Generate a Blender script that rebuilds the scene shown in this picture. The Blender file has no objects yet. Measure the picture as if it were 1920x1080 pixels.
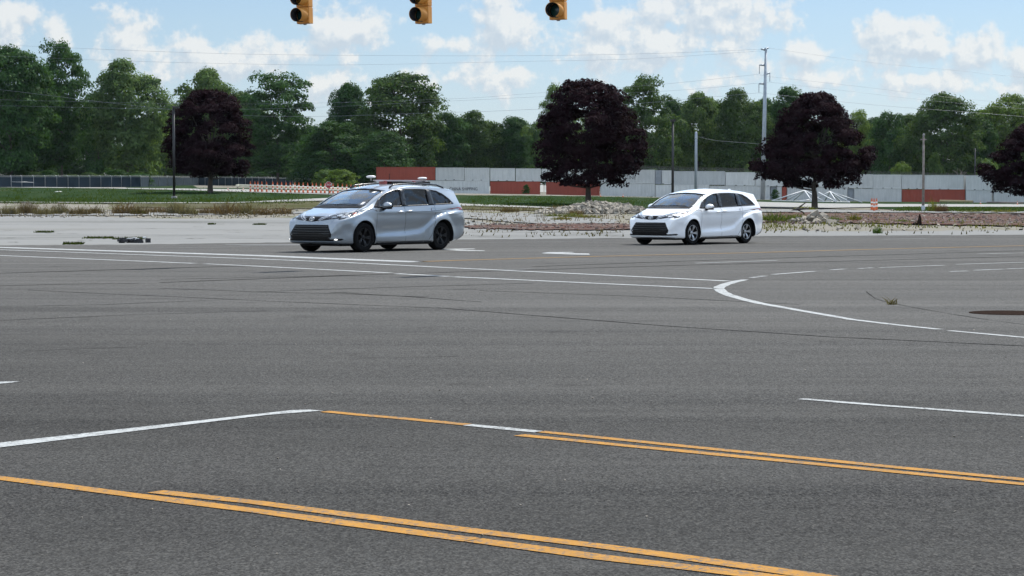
import bpy, bmesh, math, random
import numpy as np
from mathutils import Vector, Matrix, noise as mnoise
from mathutils.bvhtree import BVHTree
from mathutils.geometry import delaunay_2d_cdt
R = math.radians
S = bpy.context.scene
COL = S.collection

# ------------------------------------------------------------------ camera
F = 4200.0            # focal length in photo pixels (1920 wide)
HCAM = 1.48
PITCH = math.atan(175.0 / F)
cam_d = bpy.data.cameras.new("camera")
cam_d.sensor_width = 36.0
cam_d.lens = 36.0 * F / 1920.0
cam_d.clip_start = 0.2
cam_d.clip_end = 6000.0
cam = bpy.data.objects.new("camera", cam_d)
cam.location = (0, 0, HCAM)
cam.rotation_euler = (R(90) - PITCH, 0, 0)
COL.objects.link(cam)
S.camera = cam

# ------------------------------------------------------------------ light
SUN_AZ, SUN_EL = 36.0, 52.0          # azimuth to the right of the view axis
sun_d = bpy.data.lights.new("sun", 'SUN')
sun_d.energy = 3.0
sun_d.angle = R(0.5)
sun_d.color = (1.0, 0.955, 0.88)
sun = bpy.data.objects.new("sun", sun_d)
sun.rotation_euler = (R(90 - SUN_EL), 0, R(180 - SUN_AZ))
sun.location = (60, 50, 80)
COL.objects.link(sun)

S.view_settings.view_transform = 'Standard'
S.view_settings.look = 'None'
S.view_settings.gamma = 1.0
S.view_settings.exposure = 1.30
HAZE = 0.000014
S.render.engine = 'CYCLES'
S.cycles.max_bounces = 6
S.cycles.transparent_max_bounces = 12
S.cycles.volume_bounces = 0
S.cycles.use_adaptive_sampling = True
S.cycles.adaptive_threshold = 0.015
try:
    S.cycles.use_denoising = True
    S.cycles.denoiser = 'OPENIMAGEDENOISE'
except Exception:
    pass


class NT:
    """small wrapper for building node trees"""
    def __init__(self, nt):
        self.nt = nt
    def n(self, typ, **kw):
        nd = self.nt.nodes.new(typ)
        for k, v in kw.items():
            setattr(nd, k, v)
        return nd
    def l(self, a, b):
        self.nt.links.new(a, b)
    def put(self, sock, v):
        if hasattr(v, 'is_output') or isinstance(v, bpy.types.NodeSocket):
            self.nt.links.new(v, sock)
        else:
            sock.default_value = v
    def math(self, op, a, b=None, c=None, clamp=False):
        nd = self.n('ShaderNodeMath', operation=op, use_clamp=clamp)
        self.put(nd.inputs[0], a)
        if b is not None:
            self.put(nd.inputs[1], b)
        if c is not None:
            self.put(nd.inputs[2], c)
        return nd.outputs[0]
    def vmath(self, op, a, b=None):
        nd = self.n('ShaderNodeVectorMath', operation=op)
        self.put(nd.inputs[0], a)
        if b is not None:
            self.put(nd.inputs[1], b)
        return nd
    def noise(self, vec, scale, detail=4.0, rough=0.55, dims='3D'):
        nd = self.n('ShaderNodeTexNoise', noise_dimensions=dims)
        if vec is not None:
            self.l(vec, nd.inputs['Vector'])
        nd.inputs['Scale'].default_value = scale
        nd.inputs['Detail'].default_value = detail
        nd.inputs['Roughness'].default_value = rough
        return nd.outputs['Fac']
    def ramp(self, fac, stops, interp='LINEAR'):
        nd = self.n('ShaderNodeValToRGB')
        self.put(nd.inputs['Fac'], fac)
        cr = nd.color_ramp
        cr.interpolation = interp
        while len(cr.elements) < len(stops):
            cr.elements.new(0.5)
        for e, (p, c) in zip(cr.elements, stops):
            e.position = p
            e.color = (c, c, c, 1) if not hasattr(c, '__len__') else (*c[:3], 1)
        return nd.outputs['Color']
    def mix(self, fac, a, b, blend='MIX'):
        nd = self.n('ShaderNodeMix', data_type='RGBA', blend_type=blend)
        self.put(nd.inputs[0], fac)
        for s, v in ((nd.inputs[6], a), (nd.inputs[7], b)):
            if hasattr(v, '__len__') and not isinstance(v, bpy.types.NodeSocket):
                v = (*v[:3], 1)
            self.put(s, v)
        return nd.outputs[2]
    def maprange(self, v, a, b, c=0.0, d=1.0, smooth=False):
        nd = self.n('ShaderNodeMapRange')
        if smooth:
            nd.interpolation_type = 'SMOOTHSTEP'
        self.put(nd.inputs[0], v)
        nd.inputs[1].default_value = a
        nd.inputs[2].default_value = b
        nd.inputs[3].default_value = c
        nd.inputs[4].default_value = d
        return nd.outputs[0]


# ------------------------------------------------------------------ sky
SKY_STRENGTH = 0.15
def make_world():
    w = bpy.data.worlds.new("World")
    S.world = w
    w.use_nodes = True
    w.node_tree.nodes.clear()
    t = NT(w.node_tree)
    # cloud density group: pixel-like sky angles in, density out
    g = bpy.data.node_groups.new("cloud_density", 'ShaderNodeTree')
    g.interface.new_socket("P", in_out='INPUT', socket_type='NodeSocketVector')
    g.interface.new_socket("D", in_out='OUTPUT', socket_type='NodeSocketFloat')
    q = NT(g)
    gi = q.n('NodeGroupInput'); go = q.n('NodeGroupOutput')
    P = gi.outputs[0]
    # azimuth / elevation in units of 1/4200 rad, y measured up from the horizon
    puffs = [  # centre x, base y up, half width, height, weight
        (30, 270, 75, 95, 1.0), (120, 275, 30, 45, .8), (245, 240, 60, 110, 1.0), (310, 215, 90, 70, .8),
        (430, 225, 150, 75, .85), (560, 235, 90, 60, .7), (630, 265, 100, 95, .9), (690, 280, 40, 85, .8),
        (845, 270, 65, 36, .8), (950, 275, 90, 105, 1.0), (890, 200, 110, 45, .6), (975, 205, 55, 50, .75),
        (1140, 285, 70, 75, .75), (1080, 270, 80, 35, .6), (1330, 305, 150, 110, 1.0), (1250, 320, 60, 90, .6),
        (1120, 245, 110, 60, .8), (1230, 245, 110, 85, 1.1), (1370, 245, 80, 65, .85), (1500, 245, 70, 40, .65),
        (1700, 245, 150, 75, 1.1), (1660, 285, 80, 40, .7), (1780, 240, 110, 70, .8), (1910, 215, 60, 60, 1.0),
        (1540, 195, 100, 45, .6), (1720, 190, 110, 50, .75), (1880, 180, 90, 50, .6), (620, 195, 60, 40, .7),
        (1350, 195, 70, 40, .6), (90, 420, 130, 60, .5), (250, 375, 110, 12, .35), (780, 190, 300, 45, .35)]
    acc = None
    for cx, by, rx, h, wt in puffs:
        cy = by + h * 0.35
        d = q.vmath('SUBTRACT', P, (cx - 960.0, cy, 0)).outputs[0]
        d = q.vmath('MULTIPLY', d, (1 / rx, 1 / (h * 0.68), 0)).outputs[0]
        ln = q.vmath('LENGTH', d).outputs['Value']
        v = q.math('MULTIPLY_ADD', ln, -wt, wt)
        acc = v if acc is None else q.math('SMOOTH_MAX', acc, v, 0.25)
    # everywhere else: scattered cumulus from noise
    far = q.noise(P, 0.0026, 3.0, 0.5, '2D')
    far = q.maprange(far, 0.40, 0.62, -0.3, 0.8)
    sep = q.n('ShaderNodeSeparateXYZ'); q.l(P, sep.inputs[0])
    ax = q.math('ABSOLUTE', sep.outputs[0])
    out_x = q.maprange(ax, 1000, 1300)
    out_y = q.maprange(sep.outputs[1], 430, 700)
    outside = q.math('MAXIMUM', out_x, out_y)
    far = q.math('MULTIPLY_ADD', q.math('SUBTRACT', 1.0, outside), -2.0, far)
    acc = q.math('MAXIMUM', acc, far)
    n1 = q.noise(P, 0.014, 7.0, 0.58, '2D')
    n2 = q.noise(P, 0.05, 5.0, 0.6, '2D')
    nn = q.math('ADD', q.math('MULTIPLY_ADD', n1, 2.1, -1.08), q.math('MULTIPLY_ADD', n2, .65, -.32))
    q.l(q.math('ADD', acc, nn), go.inputs[0])

    tc = t.n('ShaderNodeTexCoord')
    sx = t.n('ShaderNodeSeparateXYZ'); t.l(tc.outputs['Generated'], sx.inputs[0])
    az = t.math('MULTIPLY', t.math('ARCTAN2', sx.outputs[0], sx.outputs[1]), F)
    el = t.math('MULTIPLY', t.math('ARCSINE', sx.outputs[2]), F)
    cb = t.n('ShaderNodeCombineXYZ'); t.l(az, cb.inputs[0]); t.l(el, cb.inputs[1])
    g1 = t.n('ShaderNodeGroup'); g1.node_tree = g; t.l(cb.outputs[0], g1.inputs[0])
    off = t.vmath('ADD', cb.outputs[0], (9.0, 17.0, 0)).outputs[0]
    g2 = t.n('ShaderNodeGroup'); g2.node_tree = g; t.l(off, g2.inputs[0])
    dens = g1.outputs[0]
    mask = t.maprange(dens, -0.09, 0.48, 0, 0.80, True)
    lit = t.math('MULTIPLY_ADD', t.math('SUBTRACT', dens, g2.outputs[0]), 0.9, 0.5, True)
    sky = t.n('ShaderNodeTexSky', sky_type='NISHITA')
    sky.sun_disc = False
    sky.sun_elevation = R(SUN_EL)
    sky.sun_rotation = R(SUN_AZ)
    sky.air_density = 1.0
    sky.dust_density = 0.25
    sky.ozone_density = 3.0
    k = 1.0 / SKY_STRENGTH
    ccol = t.ramp(lit, [(0.2, (.245 * k, .275 * k, .305 * k)), (0.5, (.30 * k, .318 * k, .332 * k)), (0.72, (.362 * k, .362 * k, .355 * k))])
    low = t.mix(t.maprange(el, -50, 320), (.205, .235, .33), (.245, .258, .295))
    low = t.mix(t.maprange(el, 400, 1600), low, (1.05, .98, .86))
    blue = t.mix(1.0, sky.outputs[0], low, 'MULTIPLY')
    # clouds facing the sun (behind the viewer) are front-lit and brighter
    sd = t.vmath('DOT_PRODUCT', tc.outputs['Generated'], (math.sin(R(SUN_AZ)), math.cos(R(SUN_AZ)), 0)).outputs['Value']
    ccol = t.mix(1.0, ccol, t.ramp(t.maprange(sd, -.9, .55), [(0, 2.5), (1, 1.0)]), 'MULTIPLY')
    col = t.mix(mask, blue, ccol)
    bg = t.n('ShaderNodeBackground'); t.l(col, bg.inputs[0]); bg.inputs[1].default_value = SKY_STRENGTH
    out = t.n('ShaderNodeOutputWorld'); t.l(bg.outputs[0], out.inputs[0])
make_world()

# ------------------------------------------------------------------ geometry from the view
CP, SP = math.cos(PITCH), math.sin(PITCH)
def ray(px, py):
    fx, fy = (px - 960.0) / F, (540.0 - py) / F
    return Vector((fx, CP + fy * SP, -SP + fy * CP))
def at(px, py, Y):
    d = ray(px, py)
    return Vector((0, 0, HCAM)) + d * (Y / d.y)
def ground(px, py, z=0.0):
    d = ray(px, py)
    return Vector((0, 0, HCAM)) + d * ((z - HCAM) / d.z)
def lerp_table(tab, v):
    if v <= tab[0][0]:
        return tab[0][1]
    for (a, fa), (b, fb) in zip(tab, tab[1:]):
        if v <= b:
            return fa + (fb - fa) * (v - a) / (b - a)
    return tab[-1][1]
ZFAR = [(-900, 3.2), (330, 3.05), (500, 2.85), (600, 2.5), (706, 2.07), (918, 1.72), (1000, 1.6), (1230, 1.0),
        (1430, .42), (1600, .07), (1810, -.25), (1920, -.4), (2600, -.5)]
RAMP = [(172, 0), (180, .04), (200, .22), (235, .55), (252, .65), (270, .69), (320, .76), (500, 1.0), (700, 1.5), (1000, 1.7), (9000, 1.7)]
def terrain(x, y):
    if y < 100:
        return 0.0
    return lerp_table(ZFAR, 960 + F * x / y) * lerp_table(RAMP, y)
def thit(px, py):
    d = ray(px, py)
    prev = 60.0
    y = 60.0
    while y < 900:
        p = Vector((0, 0, HCAM)) + d * (y / d.y)
        if p.z <= terrain(p.x, p.y):
            a, b = prev, y
            for _ in range(20):
                m = (a + b) / 2
                p = Vector((0, 0, HCAM)) + d * (m / d.y)
                if p.z <= terrain(p.x, p.y): b = m
                else: a = m
            return Vector((p.x, p.y, terrain(p.x, p.y)))
        prev = y
        y += 2.0
    p = Vector((0, 0, HCAM)) + d * (500 / d.y)
    return Vector((p.x, 500, terrain(p.x, 500)))
def on_ground(px, D):
    x = (px - 960) / F * D
    return Vector((x, D, terrain(x, D)))
def ppm(D):
    return F / D

# ------------------------------------------------------------------ mesh helpers
class MB:
    def __init__(self):
        self.v = []; self.f = []; self.s = []
    def add(self, verts, faces, smooth=False):
        o = len(self.v)
        self.v.extend([tuple(p) for p in verts])
        self.f.extend([tuple(i + o for i in f) for f in faces])
        self.s.extend([smooth] * len(faces))
        return self
    def box(self, c, s, rz=0.0, M=None, taper=1.0):
        hx, hy, hz = s[0] / 2, s[1] / 2, s[2] / 2
        vs = []
        for sz in (-1, 1):
            k = taper if sz > 0 else 1.0
            for sx, sy in ((-1, -1), (1, -1), (1, 1), (-1, 1)):
                vs.append(Vector((sx * hx * k, sy * hy * k, sz * hz)))
        mt = M if M is not None else Matrix.Rotation(rz, 3, 'Z')
        c = Vector(c)
        vs = [mt @ p + c for p in vs]
        return self.add(vs, [(3, 2, 1, 0), (4, 5, 6, 7), (0, 1, 5, 4), (1, 2, 6, 5), (2, 3, 7, 6), (3, 0, 4, 7)])
    def tube(self, pts, rad, n=8, caps=True, smooth=True):
        pts = [Vector(p) for p in pts]
        if not hasattr(rad, '__len__'):
            rad = [rad] * len(pts)
        vs = []; up = None
        for i, p in enumerate(pts):
            t = (pts[min(i + 1, len(pts) - 1)] - pts[max(i - 1, 0)]).normalized()
            if up is None or abs(up.dot(t)) > 0.95:
                up = Vector((0, 0, 1)) if abs(t.z) < 0.9 else Vector((1, 0, 0))
            a = t.cross(up).normalized(); b = a.cross(t).normalized(); up = b
            for k in range(n):
                w = 2 * math.pi * k / n
                vs.append(p + (a * math.cos(w) + b * math.sin(w)) * rad[i])
        fs = []
        for i in range(len(pts) - 1):
            for k in range(n):
                k2 = (k + 1) % n
                fs.append((i * n + k, i * n + k2, (i + 1) * n + k2, (i + 1) * n + k))
        self.add(vs, fs, smooth)
        if caps:
            o = len(self.v) - len(vs)
            self.f.append(tuple(o + k for k in range(n))[::-1]); self.s.append(False)
            self.f.append(tuple(o + (len(pts) - 1) * n + k for k in range(n))); self.s.append(False)
        return self
    def lathe(self, prof, n=24, M=None, c=(0, 0, 0), smooth=True, close=False):
        """profile (radius, height) turned about local Z, M rotates"""
        vs = []; c = Vector(c)
        for r, h in prof:
            for k in range(n):
                w = 2 * math.pi * k / n
                p = Vector((r * math.cos(w), r * math.sin(w), h))
                vs.append((M @ p if M is not None else p) + c)
        fs = []; m = len(prof)
        for i in range(m if close else m - 1):
            j = (i + 1) % m
            for k in range(n):
                k2 = (k + 1) % n
                fs.append((i * n + k, i * n + k2, j * n + k2, j * n + k))
        return self.add(vs, fs, smooth)
    def prism(self, poly, z0, z1, M=None, c=(0, 0, 0)):
        c = Vector(c); n = len(poly); vs = []
        for z in (z0, z1):
            for x, y in poly:
                p = Vector((x, y, z)); vs.append((M @ p if M is not None else p) + c)
        fs = [tuple(range(n))[::-1], tuple(range(n, 2 * n))]
        fs += [(i, (i + 1) % n, n + (i + 1) % n, n + i) for i in range(n)]
        return self.add(vs, fs)
    def mesh(self, name):
        me = bpy.data.meshes.new(name)
        me.from_pydata(self.v, [], self.f)
        me.polygons.foreach_set('use_smooth', self.s)
        me.update()
        return me
    def build(self, name, mat, parent=None, loc=None, rz=0.0):
        return link(name, self.mesh(name), mat, parent, loc, rz)

def link(name, me, mat, parent=None, loc=None, rz=0.0):
    o = bpy.data.objects.new(name, me)
    if mat is not None:
        me.materials.clear(); me.materials.append(mat)
    COL.objects.link(o)
    if parent is not None:
        o.parent = parent
    if loc is not None:
        o.location = loc
    o.rotation_euler.z = rz
    return o
def tag(o, label=None, cat=None, group=None, kind=None):
    if label: o['label'] = label
    if cat: o['category'] = cat
    if group: o['group'] = group
    if kind: o['kind'] = kind
    return o
def thing(name, label, cat, loc=(0, 0, 0), rz=0.0, group=None):
    o = bpy.data.objects.new(name, None)
    o.empty_display_size = 0.3
    COL.objects.link(o)
    o.location = loc; o.rotation_euler.z = rz
    return tag(o, label, cat, group)
def copy_tree(o, loc, rz=None, label=None, scale=None, parent=None, cat=True):
    c = o.copy(); COL.objects.link(c)
    if parent is not None:
        c.parent = parent
    else:
        c.location = loc
        if rz is not None: c.rotation_euler.z = rz
        if scale is not None: c.scale = scale
        if label: c['label'] = label
    for ch in list(o.children):
        copy_tree(ch, None, parent=c)
    return c

# ------------------------------------------------------------------ materials
def new_mat(name):
    m = bpy.data.materials.new(name); m.use_nodes = True
    m.node_tree.nodes.clear()
    t = NT(m.node_tree)
    out = t.n('ShaderNodeOutputMaterial')
    return m, t, out
def pmat(name, col, rough=0.6, metal=0.0, var=0.12, scale=4.0, col2=None, bump=0.0, bscale=40.0, coat=0.0, spec=0.5, emit=0.0):
    m, t, out = new_mat(name)
    b = t.n('ShaderNodeBsdfPrincipled')
    tc = t.n('ShaderNodeTexCoord')
    n = t.noise(tc.outputs['Object'], scale, 5, 0.6)
    c2 = col2 if col2 else tuple(c * (1 - 2.2 * var) for c in col)
    f = t.maprange(n, 0.35, 0.68)
    if var > 0 or col2:
        t.l(t.mix(f, col, c2), b.inputs['Base Color'])
    else:
        b.inputs['Base Color'].default_value = (*col, 1)
    b.inputs['Roughness'].default_value = rough
    b.inputs['Metallic'].default_value = metal
    b.inputs['Coat Weight'].default_value = coat
    b.inputs['Coat Roughness'].default_value = 0.03
    b.inputs['Specular IOR Level'].default_value = spec
    if emit:
        b.inputs['Emission Color'].default_value = (*col, 1)
        b.inputs['Emission Strength'].default_value = emit
    if bump:
        bm_ = t.n('ShaderNodeBump'); bm_.inputs['Strength'].default_value = bump
        bm_.inputs['Distance'].default_value = 0.02
        t.l(t.noise(tc.outputs['Object'], bscale, 4), bm_.inputs['Height'])
        t.l(bm_.outputs[0], b.inputs['Normal'])
    t.l(b.outputs[0], out.inputs[0])
    return m
# ================================================================== GROUND
def asphalt_mat():
    m, t, out = new_mat('asphalt')
    b = t.n('ShaderNodeBsdfPrincipled')
    geo = t.n('ShaderNodeNewGeometry'); P = geo.outputs['Position']
    sp = t.n('ShaderNodeSeparateXYZ'); t.l(P, sp.inputs[0])
    # paving direction of this road
    mp = t.n('ShaderNodeMapping'); mp.inputs['Rotation'].default_value = (0, 0, R(41)); mp.inputs['Scale'].default_value = (.035, .5, 1)
    t.l(P, mp.inputs['Vector'])
    streak = t.noise(mp.outputs[0], 1.0, 5, 0.6)
    patch = t.noise(P, 0.22, 4, 0.6)
    mq = t.n('ShaderNodeMapping'); mq.inputs['Scale'].default_value = (1.0, .45, 1); t.l(P, mq.inputs['Vector'])
    fine = t.noise(mq.outputs[0], 75.0, 2, 0.7)
    mid = t.noise(mq.outputs[0], 32.0, 3, 0.65)
    coarse = t.noise(P, 5.0, 3, 0.6)
    vor = t.n('ShaderNodeTexVoronoi'); t.l(P, vor.inputs['Vector']); vor.inputs['Scale'].default_value = 95
    vs = t.n('ShaderNodeSeparateColor'); t.l(vor.outputs['Color'], vs.inputs[0])
    stone = t.maprange(vs.outputs[0], 0.72, 1.0)
    base = t.mix(t.maprange(streak, .36, .64), (.080, .082, .083), (.115, .117, .117))
    # the near lane pass is a newer, darker lift that ends at the long seam
    seam_d = t.math('ADD', t.math('MULTIPLY', sp.outputs[0], 0.62), t.math('MULTIPLY', sp.outputs[1], 0.785))
    base = t.mix(t.maprange(t.math('ADD', seam_d, t.math('MULTIPLY', patch, 5.0)), 11.0, 27.0), t.mix(0.8, base, (.0100, .0107, .0118)), base)
    base = t.mix(t.maprange(patch, .3, .75, 0, .35), base, (.092, .091, .088))
    def cells(sc):
        v_ = t.n('ShaderNodeTexVoronoi'); v_.inputs['Scale'].default_value = sc; t.l(mq.outputs[0], v_.inputs['Vector'])
        s_ = t.n('ShaderNodeSeparateColor'); t.l(v_.outputs['Color'], s_.inputs[0]); return s_.outputs[1]
    grain = t.math('ADD', t.math('MULTIPLY', cells(80.0), .5), t.math('MULTIPLY', cells(150.0), .5))
    tex = t.math('ADD', t.math('MULTIPLY', fine, .8), t.math('ADD', t.math('MULTIPLY', mid, .55), t.math('MULTIPLY', coarse, .25)))
    gr = t.math('ADD', t.maprange(tex, .62, .98, 0, .35), t.math('MULTIPLY', t.math('POWER', grain, 1.5), .95))
    col = t.mix(gr, t.mix(0.80, base, (.008, .008, .009)), t.mix(.23, base, (.20, .20, .195)))
    col = t.mix(t.math('MULTIPLY', stone, .35), col, (.18, .175, .16))
    # old oil drips and wet-looking blots
    blot = t.maprange(t.noise(P, .9, 3, .5), .63, .74, 0, .30)
    col = t.mix(blot, col, (.016, .016, .017))
    # worn wheel tracks along both roads
    mt1 = t.n('ShaderNodeMapping'); mt1.inputs['Rotation'].default_value = (0, 0, R(-43)); mt1.inputs['Scale'].default_value = (.02, .55, 1); t.l(P, mt1.inputs['Vector'])
    tr_ = t.maprange(t.noise(mt1.outputs[0], 1.0, 4, .6), .38, .62)
    mt2 = t.n('ShaderNodeMapping'); mt2.inputs['Rotation'].default_value = (0, 0, R(40)); mt2.inputs['Scale'].default_value = (.03, 1.1, 1); t.l(P, mt2.inputs['Vector'])
    tr2 = t.maprange(t.noise(mt2.outputs[0], 1.0, 4, .6), .36, .64)
    col = t.mix(t.math('MULTIPLY', tr_, .30), col, t.mix(.55, col, (.01, .01, .01)))
    col = t.mix(t.math('MULTIPLY', tr2, .30), col, t.mix(.5, col, (.14, .138, .13)))
    # fine cracks
    v2 = t.n('ShaderNodeTexVoronoi', feature='DISTANCE_TO_EDGE')
    wob = t.vmath('ADD', P, t.n('ShaderNodeTexNoise').outputs['Color']).outputs[0]
    t.l(wob, v2.inputs['Vector']); v2.inputs['Scale'].default_value = .16
    cr = t.maprange(v2.outputs['Distance'], 0.0, 0.006, 1, 0)
    cr = t.math('MULTIPLY', cr, t.maprange(t.noise(P, .11, 3), .5, .6))
    col = t.mix(t.math('MULTIPLY', cr, .0), col, (.018, .018, .02))
    newer = t.ramp(t.maprange(t.math('ADD', seam_d, t.math('MULTIPLY', patch, 5.0)), 10.0, 28.0), [(0, (.86, .86, .86)), (.5, (.97, .965, .96)), (1, (1.06, 1.05, 1.04))])
    col = t.mix(1.0, col, newer, 'MULTIPLY')
    t.l(col, b.inputs['Base Color'])
    b.inputs['Roughness'].default_value = .88
    b.inputs['Specular IOR Level'].default_value = .0
    bp = t.n('ShaderNodeBump'); bp.inputs['Strength'].default_value = .55; bp.inputs['Distance'].default_value = .006
    t.l(tex, bp.inputs['Height']); t.l(bp.outputs[0], b.inputs['Normal'])
    t.l(b.outputs[0], out.inputs[0])
    return m

def ground_mat(name, cols, scales=(0.6, 6.0, 40.0), rough=.95, stretch=(1, 1, 1), bump=.5, contrast=(.3, .7)):
    m, t, out = new_mat(name)
    b = t.n('ShaderNodeBsdfPrincipled')
    geo = t.n('ShaderNodeNewGeometry')
    mp = t.n('ShaderNodeMapping'); mp.inputs['Scale'].default_value = stretch
    t.l(geo.outputs['Position'], mp.inputs['Vector']); P = mp.outputs[0]
    a = t.noise(P, scales[0], 5, .6); c = t.noise(P, scales[1], 4, .65); d = t.noise(P, scales[2], 2, .7)
    f = t.math('ADD', t.math('MULTIPLY', a, .5), t.math('ADD', t.math('MULTIPLY', c, .3), t.math('MULTIPLY', d, .2)))
    n = len(cols)
    stops = [(contrast[0] + (contrast[1] - contrast[0]) * i / (n - 1), cl) for i, cl in enumerate(cols)]
    t.l(t.ramp(f, stops), b.inputs['Base Color'])
    b.inputs['Roughness'].default_value = rough
    b.inputs['Specular IOR Level'].default_value = .0
    bp = t.n('ShaderNodeBump'); bp.inputs['Strength'].default_value = bump; bp.inputs['Distance'].default_value = .05
    t.l(t.math('ADD', c, d), bp.inputs['Height']); t.l(bp.outputs[0], b.inputs['Normal'])
    t.l(b.outputs[0], out.inputs[0])
    return m

M_ASPH = asphalt_mat()
M_SOIL = ground_mat('weedy_soil', [(.06, .058, .038), (.115, .108, .088), (.19, .18, .16), (.085, .090, .046), (.14, .13, .11)], (.25, 2.5, 14), stretch=(1, .35, 1))
M_CONC = ground_mat('old_concrete', [(.105, .107, .10), (.155, .158, .155), (.185, .188, .186), (.168, .17, .165), (.125, .124, .112)], (.10, 1.2, 25), stretch=(.16, .7, 1), bump=.15, contrast=(.36, .64))
M_GRASS = ground_mat('mown_grass', [(.011, .022, .011), (.018, .034, .015), (.026, .042, .020), (.048, .050, .030)], (.25, .9, 6), stretch=(1, .2, 1), bump=.9, contrast=(.36, .64))
M_PATH = ground_mat('pale_gravel', [(.19, .19, .18), (.25, .25, .24), (.29, .29, .28)], (.3, 3, 25))
M_BRICK = ground_mat('brick_rubble_ground', [(.050, .030, .026), (.085, .042, .035), (.075, .050, .043), (.15, .13, .118), (.070, .036, .030)], (.5, 3.5, 14), stretch=(1, .5, 1))
M_DRYGR = ground_mat('thin_dry_grass', [(.035, .044, .018), (.055, .058, .027), (.085, .080, .055), (.038, .048, .020)], (.3, 3, 18), stretch=(1, .4, 1))

def grid_mesh(xs, ys, zf):
    mb = MB(); nx, ny = len(xs), len(ys)
    vs = [(x, y, zf(x, y)) for y in ys for x in xs]
    fs = [(j * nx + i, j * nx + i + 1, (j + 1) * nx + i + 1, (j + 1) * nx + i) for j in range(ny - 1) for i in range(nx - 1)]
    return mb.add(vs, fs, True)
def ground_z(x, y):
    return terrain(x, y) - 0.03
xs = [-1500, -1000, -700, -500, -400] + list(range(-330, 331, 6)) + [400, 500, 700, 1000, 1500]
ys = [-250, -100, 60, 100, 130, 150, 160] + list(range(166, 330, 4)) + list(range(330, 720, 10)) + [760, 820, 900, 1000, 1300, 1500]
g = grid_mesh(xs, ys, ground_z).build('ground', M_SOIL); tag(g, kind='structure')

def sheet(name, poly, mat, z, parent=None):
    bm = bmesh.new()
    vs = [bm.verts.new((p[0], p[1], z)) for p in poly]
    f = bm.faces.new(vs)
    if f.normal.z < 0: f.normal_flip()
    bmesh.ops.triangulate(bm, faces=[f])
    bm.normal_update()
    for f in bm.faces:
        if f.normal.z < 0: f.normal_flip()
    me = bpy.data.meshes.new(name); bm.to_mesh(me); bm.free()
    return link(name, me, mat, parent)

EDGE = [(-1500, 467), (-600, 463), (0, 460), (230, 458.7), (412, 456), (545, 454.2), (700, 452), (857, 449.3), (1160, 446.4),
        (1421, 443.3), (1633, 441.7), (1920, 440.3), (2600, 438), (3600, 435)]
rnd = random.Random(3)
edge_pts = []
for (a, ya), (b_, yb) in zip(EDGE, EDGE[1:]):
    n = max(2, int((b_ - a) / 14))
    for i in range(n):
        k = i / n
        edge_pts.append(ground(a + (b_ - a) * k, ya + (yb - ya) * k + rnd.uniform(-.35, .35)))
road = sheet('asphalt_road', [(-160, -60), (160, -60), (160, 20)] + [(p.x, p.y) for p in reversed(edge_pts)] + [(-160, 20)], M_ASPH, 0.0)
tag(road, kind='structure')

def strip(name, cols, mat, off, sub=8, rows=8, jit=0.0, seed=0, kind='structure'):
    """ground sheet between two edges given in the view, laid on the terrain"""
    rr = random.Random(seed)
    pts = []
    for (a, t0, b0), (c, t1, b1) in zip(cols, cols[1:]):
        n = max(1, int(abs(c - a) / sub))
        for i in range(n):
            k = i / n
            pts.append((a + (c - a) * k, t0 + (t1 - t0) * k + rr.uniform(-jit, jit), b0 + (b1 - b0) * k + rr.uniform(-jit, jit)))
    pts.append(cols[-1])
    mb = MB(); vs = []
    for px, yt, yb in pts:
        A, B = thit(px, yt), thit(px, yb)
        for j in range(rows + 1):
            k = j / rows
            x, y = A.x + (B.x - A.x) * k, A.y + (B.y - A.y) * k
            vs.append((x, y, terrain(x, y) + off))
    n = rows + 1
    fs = [(i * n + j, i * n + j + 1, (i + 1) * n + j + 1, (i + 1) * n + j) for i in range(len(pts) - 1) for j in range(rows)]
    o = mb.add(vs, fs, True).build(name, mat)
    return tag(o, kind=kind)

strip('concrete_lot', [(-900, 404, 466), (0, 405, 461.5), (120, 404, 461), (260, 409, 460.5), (420, 410, 458.5), (560, 408, 456.5), (700, 412, 454.5), (860, 410, 451.5), (960, 423, 450.5),
      (1160, 431, 448.5), (1300, 432, 447), (1421, 431, 445.5), (1633, 433.5, 443.6), (1920, 431, 442.3), (2600, 430, 440)], M_CONC, .004 - .03 + .02, 14, 10, .8, 5)
strip('cracked_slab', [(-900, 390, 396), (60, 398, 404), (330, 399, 404), (560, 397, 401), (720, 396, 401), (870, 399, 409), (1000, 401, 420), (1160, 412, 419)], M_CONC, .03, 14, 5, .8, 6)
strip('lawn', [(-900, 346, 377), (0, 351.5, 380), (250, 354, 381), (400, 358.5, 381), (480, 361, 380), (560, 363, 374), (700, 365, 372.5),
      (870, 366.5, 383), (1000, 367, 387.5), (1110, 368.5, 389), (1230, 371, 391), (1330, 374, 386), (1440, 376.5, 378.5)], M_GRASS, .03, 10, 16, .4, 7)
strip('verge', [(250, 382.3, 389), (440, 381.5, 392), (560, 378, 392), (700, 380, 391), (870, 387, 393), (1010, 390.5, 396)], M_DRYGR, .03, 10, 5, 1.0, 8)
strip('verge', [(1640, 388.6, 391), (1720, 388.8, 396), (1920, 388.5, 398.5), (2400, 388, 398)], M_GRASS, .03, 10, 6, .3, 9)
strip('verge', [(1240, 371, 378), (1420, 375, 380), (1640, 378.5, 383.2), (1920, 380, 383.7), (2400, 380, 383.7)], M_GRASS, .03, 12, 4, .2, 10)
strip('verge', [(236, 351.2, 353), (330, 347.2, 354.6), (400, 346.4, 356), (560, 346.8, 360), (640, 350, 360.5), (720, 352.5, 362)], M_GRASS, .035, 10, 8, .1, 19)
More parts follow.
